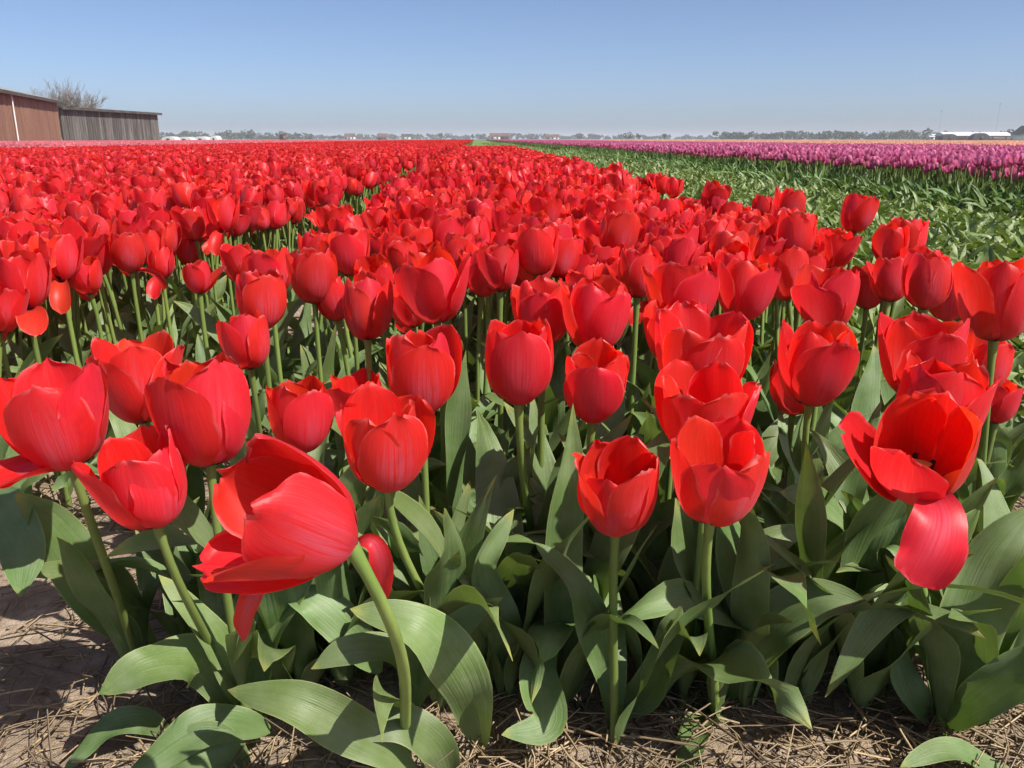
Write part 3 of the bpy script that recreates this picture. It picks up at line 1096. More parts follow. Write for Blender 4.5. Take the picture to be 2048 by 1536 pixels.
LEAVES = [('E', [(-0.1559, 0.87, 0.0547), (-0.1841, 0.85, 0.1211), (-0.2214, 0.85, 0.1594), (-0.2577, 0.86, 0.1599)], 0.0491, (-0.1, -0.6, 0.75), 0.2, 0.35, 0.14),
 ('E', [(-0.2778, 0.87, 0.008), (-0.2819, 0.88, 0.0785), (-0.2898, 0.89, 0.1325), (-0.2988, 0.9, 0.1794)], 0.0358, (0.25, -0.9, 0.35), 0.4, 0.5, 0.16),
 ('G', [(-0.058, 0.9, 0.008), (-0.105, 0.9, 0.0791), (-0.1334, 0.91, 0.1609), (-0.1437, 0.93, 0.2424)], 0.034, (0.3, -0.9, 0.3), 0.3, 0.5, 0.14),
 ('G', [(-0.0528, 0.92, 0.008), (-0.0893, 0.93, 0.0809), (-0.0764, 0.95, 0.1732), (-0.0516, 0.97, 0.2577)], 0.0374, (0.2, -0.9, 0.3), 0.5, 0.5, 0.2),
 ('E', [(-0.0833, 0.79, 0.0823), (-0.1221, 0.775, 0.1449), (-0.1668, 0.765, 0.1545), (-0.207, 0.76, 0.1354)], 0.035, (0, -0.6, 0.8), 0.1, 0.4, 0.16),
 ('E', [(-0.0632, 0.745, 0.008), (-0.0795, 0.74, 0.0588), (-0.1181, 0.73, 0.0939), (-0.1613, 0.715, 0.085)], 0.0446, (-0.1, -0.6, 0.8), 0.1, 0.35, 0.16),
 ('D', [(-0.2853, 0.77, 0.008), (-0.3111, 0.75, 0.0476), (-0.3449, 0.73, 0.0518), (-0.3669, 0.7, 0.0202)], 0.0518, (-0.1, -0.6, 0.8), 0.0, 0.3, 0.14),
 ('D', [(-0.3203, 0.84, 0.0256), (-0.3248, 0.85, 0.1048), (-0.3407, 0.87, 0.1573), (-0.3638, 0.89, 0.1976)], 0.0422, (0.3, -0.9, 0.4), 0.3, 0.5, 0.16),
 ('A', [(-0.4649, 0.975, 0.008), (-0.4979, 0.93, 0.1088), (-0.5196, 0.89, 0.2198), (-0.5433, 0.86, 0.2887)], 0.0645, (0.35, -0.75, 0.55), 0.2, 0.35, 0.12),
 ('A', [(-0.6938, 0.95, 0.2334), (-0.5998, 0.9, 0.2559), (-0.5325, 0.84, 0.2356), (-0.512, 0.79, 0.2006)], 0.0601, (0.1, -0.7, 0.7), 0.1, 0.3, 0.1),
 ('A', [(-0.3818, 0.95, 0.0102), (-0.4001, 0.95, 0.0828), (-0.43, 0.95, 0.1527), (-0.4662, 0.96, 0.1954)], 0.0399, (0.2, -0.8, 0.6), 0.3, 0.4, 0.16),
 ('D', [(-0.3165, 0.83, 0.0331), (-0.342, 0.81, 0.1059), (-0.3772, 0.77, 0.1333), (-0.4238, 0.75, 0.1127)], 0.0575, (0, -0.7, 0.8), 0.1, 0.35, 0.16),
 ('D', [(-0.3892, 0.82, 0.008), (-0.4112, 0.8, 0.0428), (-0.4466, 0.78, 0.0392), (-0.4722, 0.745, 0.0205)], 0.0329, (-0.2, -0.6, 0.8), 0.1, 0.4, 0.16),
 ('D', [(-0.2685, 0.8, 0.0298), (-0.3057, 0.77, 0.0629), (-0.3479, 0.74, 0.0588), (-0.3888, 0.7, 0.0442)], 0.0475, (-0.1, -0.6, 0.8), 0.0, 0.3, 0.12),
 ('E', [(-0.0998, 0.73, 0.0364), (-0.15, 0.71, 0.0949), (-0.2085, 0.7, 0.1397), (-0.2798, 0.72, 0.1392)], 0.0495, (-0.1, -0.65, 0.75), 0.1, 0.45, 0.16),
 ('E', [(-0.033, 0.8, 0.008), (-0.0487, 0.76, 0.1163), (-0.0909, 0.74, 0.1964), (-0.1632, 0.76, 0.205)], 0.0581, (-0.15, -0.6, 0.8), 0.3, 0.3, 0.16),
 ('E', [(-0.2201, 0.82, 0.008), (-0.2736, 0.86, 0.0243), (-0.3185, 0.9, 0.0514), (-0.3601, 0.93, 0.1019)], 0.0336, (0, -0.7, 0.7), 0.2, 0.5, 0.16),
 ('G', [(-0.0426, 0.9, 0.008), (-0.0715, 0.9, 0.0928), (-0.0932, 0.9, 0.1859), (-0.1077, 0.91, 0.2639)], 0.0313, (0.3, -0.9, 0.3), 0.2, 0.5, 0.12),
 ('G', [(-0.0394, 0.9, 0.008), (-0.0109, 0.86, 0.118), (-0.0327, 0.85, 0.2061), (0.0023, 0.88, 0.26)], 0.0428, (0.3, -0.9, 0.3), 0.5, 0.6, 0.24),
 ('H', [(-0.0828, 1.08, 0.1373), (-0.0781, 1.07, 0.238), (-0.0712, 1.06, 0.3259), (-0.059, 1.06, 0.3998)], 0.0373, (0.5, -0.8, 0.2), 0.2, 0.5, 0.16),
 ('N', [(0.0239, 1.02, 0.1227), (-0.0013, 1.01, 0.1924), (0.0038, 1.01, 0.248), (0.0242, 1.02, 0.2837)], 0.0387, (0.3, -0.8, 0.5), 0.4, 0.5, 0.2),
 ('P', [(0.0571, 0.9, 0.1333), (0.0307, 0.84, 0.0854), (0.0364, 0.775, 0.059), (-0.011, 0.755, 0.0591)], 0.0454, (0, -0.8, 0.6), 0.1, 0.4, 0.12),
 ('P', [(0.1153, 0.855, 0.008), (0.0944, 0.82, 0.1181), (0.0678, 0.82, 0.2013), (0.025, 0.84, 0.2386)], 0.0386, (0.35, -0.85, 0.4), 0.3, 0.6, 0.2),
 ('P', [(0.1212, 0.86, 0.008), (0.1511, 0.83, 0.0531), (0.1692, 0.81, 0.131), (0.1835, 0.82, 0.1728)], 0.043, (-0.3, -0.75, 0.6), -0.4, 0.5, 0.24),
 ('P', [(0.1244, 0.97, 0.0265), (0.1726, 0.95, 0.1181), (0.2228, 0.93, 0.1499), (0.2428, 0.9, 0.1299)], 0.0515, (0, -0.6, 0.8), 0.0, 0.3, 0.12),
 ('S', [(0.2507, 0.9, 0.008), (0.2238, 0.85, 0.008), (0.2015, 0.8, 0.0101), (0.1731, 0.745, 0.008)], 0.039, (-0.4, -0.6, 0.7), 0.2, 0.5, 0.1),
 ('S', [(0.252, 0.9, 0.008), (0.2424, 0.86, 0.008), (0.2394, 0.84, 0.0256), (0.2399, 0.83, 0.0497)], 0.0234, (0.2, -0.6, 0.7), 0.1, 0.5, 0.1),
 ('S', [(0.2555, 0.9, 0.008), (0.2553, 0.88, 0.1187), (0.2808, 0.88, 0.2028), (0.346, 0.9, 0.2307)], 0.0463, (-0.5, -0.8, 0.3), -0.3, 0.5, 0.2),
 ('S', [(0.256, 0.88, 0.008), (0.2793, 0.84, 0.1178), (0.3283, 0.82, 0.1801), (0.3821, 0.8, 0.1829)], 0.0588, (-0.2, -0.65, 0.75), -0.1, 0.35, 0.12),
 ('W', [(0.4234, 1.0, 0.0748), (0.4282, 0.98, 0.1718), (0.3608, 0.95, 0.24), (0.3202, 0.94, 0.2541)], 0.0446, (0, -0.6, 0.8), 0.1, 0.4, 0.2),
 ('W', [(0.4038, 0.96, 0.0622), (0.4222, 0.93, 0.1634), (0.4464, 0.9, 0.2053), (0.465, 0.86, 0.1883)], 0.0456, (0.2, -0.6, 0.8), 0.1, 0.4, 0.2),
 ('Y', [(0.5069, 0.88, 0.0785), (0.4646, 0.85, 0.1562), (0.4029, 0.81, 0.1769), (0.328, 0.765, 0.0975)], 0.0454, (-0.1, -0.55, 0.8), 0.3, 0.35, 0.12),
 ('Y', [(0.5036, 0.84, 0.008), (0.4911, 0.81, 0.1247), (0.5103, 0.81, 0.2275), (0.5569, 0.83, 0.2873)], 0.0729, (-0.35, -0.85, 0.35), -0.2, 0.4, 0.2),
 ('Y', [(0.4947, 0.83, 0.008), (0.5006, 0.78, 0.0834), (0.5258, 0.75, 0.147), (0.558, 0.73, 0.1776)], 0.0467, (-0.1, -0.6, 0.8), -0.1, 0.4, 0.16),
 ('Y', [(0.4938, 0.84, 0.008), (0.4587, 0.83, 0.0464), (0.4403, 0.84, 0.0919), (0.4326, 0.86, 0.131)], 0.0365, (0.2, -0.85, 0.4), 0.2, 0.5, 0.16),
 ('Y', [(0.5395, 0.76, 0.008), (0.4873, 0.75, 0.032), (0.4427, 0.74, 0.0527), (0.3932, 0.72, 0.048)], 0.0333, (0, -0.25, 1), 0.0, 0.4, 0.1),
 ('AC', [(0.6586, 0.98, 0.1579), (0.5938, 0.93, 0.1901), (0.5514, 0.9, 0.1664), (0.5267, 0.88, 0.145)], 0.0434, (-0.2, -0.6, 0.7), 0.2, 0.4, 0.2)]

# ------------------------------------------------------------------ the tulips of the front rows, one by one
def petal_mesh(V, F, UV, key='red'): return mesh_from('petal', V, F, M[key], UV)
hero_roots = {}
hero_xy = []
for hid, h in HEROES.items():
    r = np.random.default_rng(h['seed'])
    bx, by = h['base']
    root = empty('tulip', (bx, by, 0))
    tag(root, h['label'], 'tulip', 'red tulips of the front rows')
    hero_roots[hid] = root
    hero_xy.append((h['head'][0], h['head'][1], bx, by))
    Rm = frame_from_axis(h['axis']); ax = Rm[:, 2]
    org = np.array([bx, by, 0])
    hb = np.array(h['head']) - org                       # base of the cup, relative to the root
    big = h['px'] > 105
    V, F, UV, P = stem_vf((0, 0, -.01), hb, h.get('stemaxis', ax), h.get('srad', .0050 + .0006 * r.uniform(-1, 1)), 14 if big else 9, 9 if big else 7)
    obj('stem', mesh_from('stem', V, F, M['stem'], UV), root)
    nu, nv = (18, 12) if h['px'] > 150 else ((13, 9) if big else (9, 7))
    for k, (V, F, UV) in enumerate(head_petals(h['S'], h['op'], r, nu, nv, h.get('jit', .15), h.get('droop'), h.get('ruffle', 1.0), h.get('phi'), h.get('ops'), h.get('psc'))):
        if k not in h.get('skip', ()): obj('petal', petal_mesh(V @ Rm.T + hb, F, UV), root)
    if h.get('pistil'):
        V, F = pistil_vf(h['S']); obj('pistil', mesh_from('pistil', V @ Rm.T + hb, F, M['pistil']), root)
        for k in range(6):
            V, F = stamen_vf(h['S'], k * 1.0472 + .3); obj('stamen', mesh_from('stamen', V @ Rm.T + hb, F, M['anther']), root)
    az = h.get('laz', r.uniform(0, 6.28))
    for k in range(h.get('nleaf', 3) + (1 if h['px'] > 95 and h.get('nleaf', 3) else 0)):
        az += 2.1 + r.uniform(-.6, .6)
        hh = [.0, .02, .07, .12][k % 4] * r.uniform(.6, 1.2)
        i = int(np.argmin(np.abs(P[:, 2] - hh)))
        b = P[i] * np.array([1, 1, 0]) + np.array([.005 * math.cos(az), .005 * math.sin(az), hh])
        V, F, UV = random_leaf(r, b, az, L=r.uniform(.24, .34) * (1 - .15 * (k % 4)), width=r.uniform(.040, .062) * (1 - .12 * (k % 4)), n=16, nv=8, bend=r.uniform(8, 70) if r.uniform() < .7 else r.uniform(70, 125))
        obj('leaf', mesh_from('leaf', V, F, M['leaf'], UV), root)
for i, (hid, pts, width, nrm, twist, fold, wave) in enumerate(LEAVES):
    r = np.random.default_rng(900 + i)
    root = hero_roots[hid]
    P = catmull(pts, 22) - np.array([root.location.x, root.location.y, 0])
    V, F, UV = ribbon_leaf(P, nrm, width, r, 10, fold=fold, wave=wave, twist=twist, wpeak=.45, clasp=.6)
    obj('leaf', mesh_from('leaf', V, F, M['leaf'], UV), root)

HANGING = [('E', [(-0.1259, 0.6, 0.3568), (-0.1074, 0.595, 0.3615), (-0.1018, 0.6, 0.3374), (-0.1047, 0.605, 0.3059)], 0.0196, (0.3, -0.8, 0.5), 0.8, 0.9, 0.12),
 ('E', [(-0.1933, 0.62, 0.3334), (-0.215, 0.62, 0.2925), (-0.2303, 0.63, 0.2572)], 0.0238, (-0.3, -0.8, 0.3), 0.3, 0.6, 0.05),
 ('Y', [(0.3995, 0.755, 0.3392), (0.3934, 0.715, 0.3265), (0.3727, 0.685, 0.3066), (0.3551, 0.675, 0.2809)], 0.0525, (-0.35, -0.9, 0.25), 0.5, 0.2, 0.24),
 ('A', [(-0.4525, 0.79, 0.3617), (-0.4564, 0.76, 0.3603), (-0.4757, 0.75, 0.3541), (-0.4969, 0.74, 0.3607)], 0.0379, (0, -0.5, 0.8), 0.2, 0.5, 0.06)]
for i, (hid, pts, width, nrm, twist, fold, wave) in enumerate(HANGING):       # petals that have come loose and hang from the cup
    r = np.random.default_rng(950 + i)
    root = hero_roots[hid]
    P = catmull(pts, 18) - np.array([root.location.x, root.location.y, 0])
    V, F, UV = ribbon_leaf(P, nrm, width, r, 10, fold=fold, wave=wave, twist=twist, wpeak=.5, clasp=1.2, blunt=True)
    obj('petal', mesh_from('petal', V, F, M['red'], UV), root)

# ------------------------------------------------------------------ planted positions of the rest
def planted(o0, o1, y0, y1, dx, dy, r, jit=.32):
    no = max(1, int((o1 - o0) / dx)); ny = int((y1 - y0) / dy)
    oo = o0 + dx * (np.arange(no) + .5); yy = y0 + dy * (np.arange(ny) + .5)
    O, Y = np.meshgrid(oo, yy); O = O + r.uniform(-jit, jit, O.shape) * dx; Y = Y + r.uniform(-jit, jit, Y.shape) * dy
    O, Y = O.ravel(), Y.ravel()
    return np.stack([O + ROW * Y, Y], -1)
def in_view(p, margin=.25, slope=.66): return np.abs(p[:, 0]) < p[:, 1] * slope + margin

def front_line(o):      # where the closed stand begins, by offset across the rows
    return np.where(o < -.5, 1.2, 1.45)
parts_mid = planted(MID_L, MID_R, 1.0, MID_END, .081, .086, rng)
parts_left = planted(RED_L, LEFT_R, 1.0, 30, .081, .086, rng)
red = np.concatenate([parts_mid, parts_left])
# narrow foot paths between the beds of the left part
ol = off(red[:, 0], red[:, 1])
keep = in_view(red, .9) & (red[:, 1] > front_line(ol))
ph = np.mod(-(ol - LEFT_R), 2.1)
keep &= ~((ol < LEFT_R) & (ph > 1.8))
far_ = np.clip((red[:, 1] - 1.5) / 2.5, 0, 1)
keep &= ~((ol > (-.74 + .11 * far_)) & (ol < (-.37 + .02 * far_)))
hx = np.array(hero_xy)
d = np.sqrt(np.min((red[:, None, 0] - hx[None, :, 0]) ** 2 + (red[:, None, 1] - hx[None, :, 1]) ** 2, axis=1))
keep &= d > .068
red = red[keep]
# a ragged stand: some plants are missing near the edges of the beds
ol = off(red[:, 0], red[:, 1])
edge = np.minimum(np.abs(ol - MID_L), np.minimum(np.abs(ol - MID_R), np.abs(ol - LEFT_R)))
red = red[rng.uniform(0, 1, len(red)) > np.where(edge < .08, .35, .06)]
red = red[np.argsort(red[:, 1] + .15 * np.abs(red[:, 0]))]

# designs shared by the plants behind the front rows
def leanvec(r, s=.02): return (r.normal(0, s), r.normal(0, s))
LOOK = []
def design_set(n, seed, nu, nv, lu, lv, nleaf, sseg, sk, oplo=-.1, ophi=.34, droopy=.0, S=(.070, .090), H=(.355, .430)):
    out = []
    for i in range(n):
        r = np.random.default_rng(seed + i)
        ln = leanvec(r, .022)
        axis = (ln[0] * 4 + r.normal(0, .10), ln[1] * 4 + r.normal(0, .10) , 1)
        dr = {}
        if r.uniform() < droopy: dr[int(r.integers(0, 3))] = r.uniform(.75, 1)
        S_, H_, op_ = r.uniform(*S), r.uniform(*H), r.uniform(oplo, ophi)
        LOOK.append(('droopy' if dr else ('tight' if op_ < .04 else ('half open' if op_ < .17 else 'wide open'))) + (' tall' if H_ > .405 else (' short' if H_ < .378 else '')))
        out.append(plant_parts(r, S_, H_, ln, axis, op_, nu, nv, lu, lv, nleaf, sseg, sk, dr))
    return out
MATKEY = {'stem': 1, 'leaf': 2, 'petal': 0}
def merged(name, plants, petal, leaf):
    out = []
    for i, pl in enumerate(plants):
        V, F, UV, mi = join_parts([(V, F, UV, MATKEY[k]) for k, V, F, UV in pl])
        out.append(mesh_from(name, V, F, [M[petal], M['stem'], M[leaf]], UV, mi))
    return out

N_IND = 300 - len(HEROES)
seen = in_view(red, .04, .60); order = np.concatenate([np.where(seen)[0], np.where(~seen)[0]])
ind, rest = red[order[:N_IND]], red[order[N_IND:]]
designs = design_set(22, 100, 9, 7, 9, 4, 3, 8, 6, droopy=.12) 
looks = LOOK[:]; LOOK.clear()
designs_edge = design_set(6, 200, 9, 7, 9, 4, 3, 8, 6, .0, .4, droopy=1.0)
looks_edge = LOOK[:]
def design_meshes(ds):
    return [[(k, mesh_from(k, V, F, M[{'petal': 'red', 'stem': 'stem', 'leaf': 'leaf'}[k]], UV)) for k, V, F, UV in pl] for pl in ds]
dm, dme = design_meshes(designs), design_meshes(designs_edge)
def zone(x, y):
    o = off(x, y)
    if o > MID_L - .02:
        if o > MID_R - .18: return ('red tulip at the middle bed edge beside green leaves', 'red tulips along the green bed')
        if o < MID_L + .22: return ('red tulip at the middle bed edge beside the path', 'red tulips on the middle side of the path')
        return ('red tulip crowded inside the middle bed', 'red tulips inside the middle bed')
    if o > LEFT_R - .32: return ('red tulip at the left bed edge beside the path', 'red tulips on the left side of the path')
    return ('red tulip crowded inside the left bed', 'red tulips inside the left bed')
for i, (x, y) in enumerate(ind):
    o = off(x, y)
    edgeL = LEFT_R - .32 < o < LEFT_R + .1
    pool = dme if (edgeL and rng.uniform() < .55) else dm
    dsg = pool[int(rng.integers(len(pool)))]
    lab, grp = zone(x, y)
    root = empty('tulip', (x, y, 0), (rng.normal(0, .05), rng.normal(0, .05), rng.uniform(0, 6.28)), rng.uniform(.93, 1.03))
    tag(root, lab, 'tulip', grp)
    lookp = looks_edge if pool is dme else looks
    root['label'] = lookp[[q is dsg for q in pool].index(True)] + ' ' + lab + (', nearer rows' if y < 1.9 else (', farther rows' if y > 2.45 else ''))
    for k, me in dsg: obj(k, me, root)

# ------------------------------------------------------------------ scatter through geometry nodes (uncountable rest of the field)
def scatter(name, protos, P, rot, scl, idx, label, cat):
    me = bpy.data.meshes.new(name)
    n = len(P)
    me.vertices.add(n); me.vertices.foreach_set('co', np.asarray(P, dtype=np.float32).ravel())
    for nm, ty, arr, key in (('rot', 'FLOAT_VECTOR', rot, 'vector'), ('scl', 'FLOAT', scl, 'value'), ('pick', 'INT', idx, 'value')):
        a = me.attributes.new(nm, ty, 'POINT'); a.data.foreach_set(key, np.asarray(arr, dtype=np.int32 if ty == 'INT' else np.float32).ravel())
    o = obj(name, me); tag(o, label, cat, kind='stuff')
    ng = bpy.data.node_groups.new(name, 'GeometryNodeTree')
    ng.interface.new_socket('Geometry', in_out='INPUT', socket_type='NodeSocketGeometry')
    ng.interface.new_socket('Geometry', in_out='OUTPUT', socket_type='NodeSocketGeometry')
    N, L = ng.nodes, ng.links
    gi, go = N.new('NodeGroupInput'), N.new('NodeGroupOutput')
    jn = N.new('GeometryNodeJoinGeometry')
    for pm in reversed(protos):            # the join node lists its latest link first
        po = bpy.data.objects.new(name + '_plant', pm)
        oi = N.new('GeometryNodeObjectInfo'); oi.inputs['Object'].default_value = po
        ti = N.new('GeometryNodeGeometryToInstance')
        L.new(oi.outputs['Geometry'], ti.inputs[0]); L.new(ti.outputs[0], jn.inputs[0])
    ip = N.new('GeometryNodeInstanceOnPoints')
    ip.inputs['Pick Instance'].default_value = True
    def named(nm, ty):
        a = N.new('GeometryNodeInputNamedAttribute'); a.data_type = ty; a.inputs['Name'].default_value = nm; return a.outputs['Attribute']
    e2r = N.new('FunctionNodeEulerToRotation')
    L.new(named('rot', 'FLOAT_VECTOR'), e2r.inputs[0])
    L.new(gi.outputs[0], ip.inputs['Points']); L.new(jn.outputs[0], ip.inputs['Instance'])
    L.new(named('pick', 'INT'), ip.inputs['Instance Index']); L.new(e2r.outputs[0], ip.inputs['Rotation'])
    L.new(named('scl', 'FLOAT'), ip.inputs['Scale']); L.new(ip.outputs[0], go.inputs[0])
    md = o.modifiers.new('scatter', 'NODES'); md.node_group = ng
    return o

def scatter_field(name, groups, label, cat):
    """groups: list of (protos, xy, tilt sigma, scale range) -> one object"""
    protos, P, Rt, Sc, Ix = [], [], [], [], []
    for pr, xy, tilt, (s0, s1) in groups:
        n = len(xy)
        P.append(np.concatenate([xy, np.zeros((n, 1))], 1)); 
        Rt.append(np.stack([rng.normal(0, tilt, n), rng.normal(0, tilt, n), rng.uniform(0, 6.28, n)], -1))
        Sc.append(rng.uniform(s0, s1, n)); Ix.append(rng.integers(0, len(pr), n) + len(protos)); protos += pr
    return scatter(name, protos, np.concatenate(P), np.concatenate(Rt), np.concatenate(Sc), np.concatenate(Ix), label, cat)

def patch_protos(n, seed, size, count, petal, leaf, S=(.074, .090), H=(.35, .43), leafy=False):
    """square metres of far plants, each one mesh"""
    out = []
    for i in range(n):
        r = np.random.default_rng(seed + i); allp = []
        for k in range(count):
            pl = plant_parts(r, r.uniform(*S), r.uniform(*H), leanvec(r), (r.normal(0, .2), r.normal(0, .2), 1), r.uniform(0, .7), 3, 2, 3, 2, 2, 1, 3)
            o2 = np.array([r.uniform(-size / 2, size / 2), r.uniform(-size / 2, size / 2), 0])
            allp += [(V + o2, F, UV, MATKEY[q]) for q, V, F, UV in pl]
        V, F, UV, mi = join_parts(allp)
        out.append(mesh_from('far_plants', V, F, [M[petal], M['stem'], M[leaf]], UV, mi))
    return out

mids = merged('plant', design_set(20, 300, 6, 5, 6, 2, 3, 4, 4, droopy=.15), 'red', 'leaf')
lows = merged('plant', design_set(14, 330, 4, 4, 4, 2, 2, 2, 3, droopy=.1), 'red', 'leaf')
dist = rest[:, 1]
farpts = planted(RED_L, LEFT_R, 30, 330, 1.0, 1.0, rng, .05); farpts = farpts[in_view(farpts, 2)]
scatter_field('red_tulips', [
    (mids, rest[dist < 7], .06, (.93, 1.03)),
    (lows, rest[dist >= 7], .07, (.93, 1.03)),
    (patch_protos(4, 400, 1.05, 60, 'red', 'leaf'), farpts, .0, (.98, 1.05))],
    'red tulips massed in long beds running to the horizon', 'tulips')

# purple bed on the right
pur = planted(PURPLE_L, PURPLE_R, 3.5, 26, .10, .11, rng); pur = pur[in_view(pur, 1.0)]
dcam = np.hypot(pur[:, 0], pur[:, 1])
front = off(pur[:, 0], pur[:, 1]) - PURPLE_L
pur = pur[np.argsort(dcam + 100 * ~in_view(pur, .05, .60))]
pmids = merged('purple_tulip', design_set(8, 500, 6, 5, 6, 2, 3, 3, 4, -.1, .35, S=(.066, .080), H=(.35, .42)), 'purple', 'leaf_green')
for (x, y) in pur[:280]:
    o = obj('purple_tulip', pmids[int(rng.integers(len(pmids)))], None, (x, y, 0))
    o.rotation_euler = (rng.normal(0, .06), rng.normal(0, .06), rng.uniform(0, 6.28)); o.scale = (rng.uniform(.9, 1.12),) * 3
    tag(o, 'purple tulip in the ' + ('left' if x / y < .36 else ('middle' if x / y < .47 else 'right')) + ' stretch of the near edge of the purple bed', 'tulip', 'nearest purple tulips')
plow = merged('plant', design_set(6, 530, 4, 3, 4, 2, 2, 2, 3, -.1, .35, S=(.066, .080), H=(.35, .42)), 'purple', 'leaf_dark')
pfar = planted(PURPLE_L, PURPLE_R, 26, 330, 1.0, 1.0, rng, .05); pfar = pfar[in_view(pfar, 2)]
scatter_field('purple_tulips', [(plow, pur[280:], .06, (.9, 1.12)),
    (patch_protos(3, 560, 1.05, 55, 'purple', 'leaf_dark', (.068, .082)), pfar, 0, (.98, 1.05))],
    'purple magenta tulips massed in a wide bed on the right', 'tulips')
# pink bed before the barn, salmon bed beyond the purple one
def far_bed(name, o0, o1, y0, y1, petal, seed, label, step=1.0):
    p = planted(o0, o1, y0, y1, step, step, rng, .05); p = p[in_view(p, 3)]
    scatter_field(name, [(patch_protos(3, seed, 1.05, 60, petal, 'leaf', H=(.36, .44)), p, 0, (.98, 1.06))], label, 'tulips')
far_bed('pink_tulips', -34, -9.0, 8, 150, 'pink', 600, 'pale pink tulips in a far strip on the left before the barn')
far_bed('salmon_tulips', 14.6, 46, 14, 200, 'salmon', 620, 'salmon pink tulips in a far strip beyond the purple bed')

# green bed: tulips whose flowers have been cut, leaves only
def cut_plant(r, lu, lv, nl, tall=1.0):
    out = []; az = r.uniform(0, 6.28)
    for k in range(nl):
        az += 2.3 + r.uniform(-.6, .6)
        out.append(('leaf',) + random_leaf(r, (.006 * math.cos(az), .006 * math.sin(az), .005), az, L=r.uniform(.16, .25) * tall, width=r.uniform(.024, .042), n=lu, nv=lv, el0=r.uniform(50, 82), bend=r.uniform(20, 95)))
    h = r.uniform(.05, .13) * tall
    V, F, UV, P = stem_vf((0, 0, -.01), (r.normal(0, .012), r.normal(0, .012), h), (0, 0, 1), .0045, 3, 5)
    out.append(('stem', V, F, UV)); return out
grn = planted(GREEN_L, GREEN_R, 1.6, 24, .098, .098, rng); grn = grn[in_view(grn, .9)]
grn = grn[np.argsort(np.hypot(grn[:, 0], grn[:, 1]) + 100 * ~in_view(grn, .05, .60))]
cm = [[(k, mesh_from(k, V, F, M['leaf_pale' if k == 'leaf' else 'stem'], UV)) for k, V, F, UV in cut_plant(np.random.default_rng(700 + i), 9, 4, 6)] for i in range(8)]
N_CUT = 110
for (x, y) in grn[:N_CUT]:
    root = empty('cut_tulip_plant', (x, y, 0), (0, 0, rng.uniform(0, 6.28)), rng.uniform(.85, 1.15))
    tag(root, 'flowerless tulip plant of splayed pale leaves in the green bed, ' + ('beside the red edge' if off(x, y) < 1.35 else 'away from the red edge'), 'plant', 'nearest plants of the green leaf bed')
    for k, me in cm[int(rng.integers(len(cm)))]: obj(k, me, root)
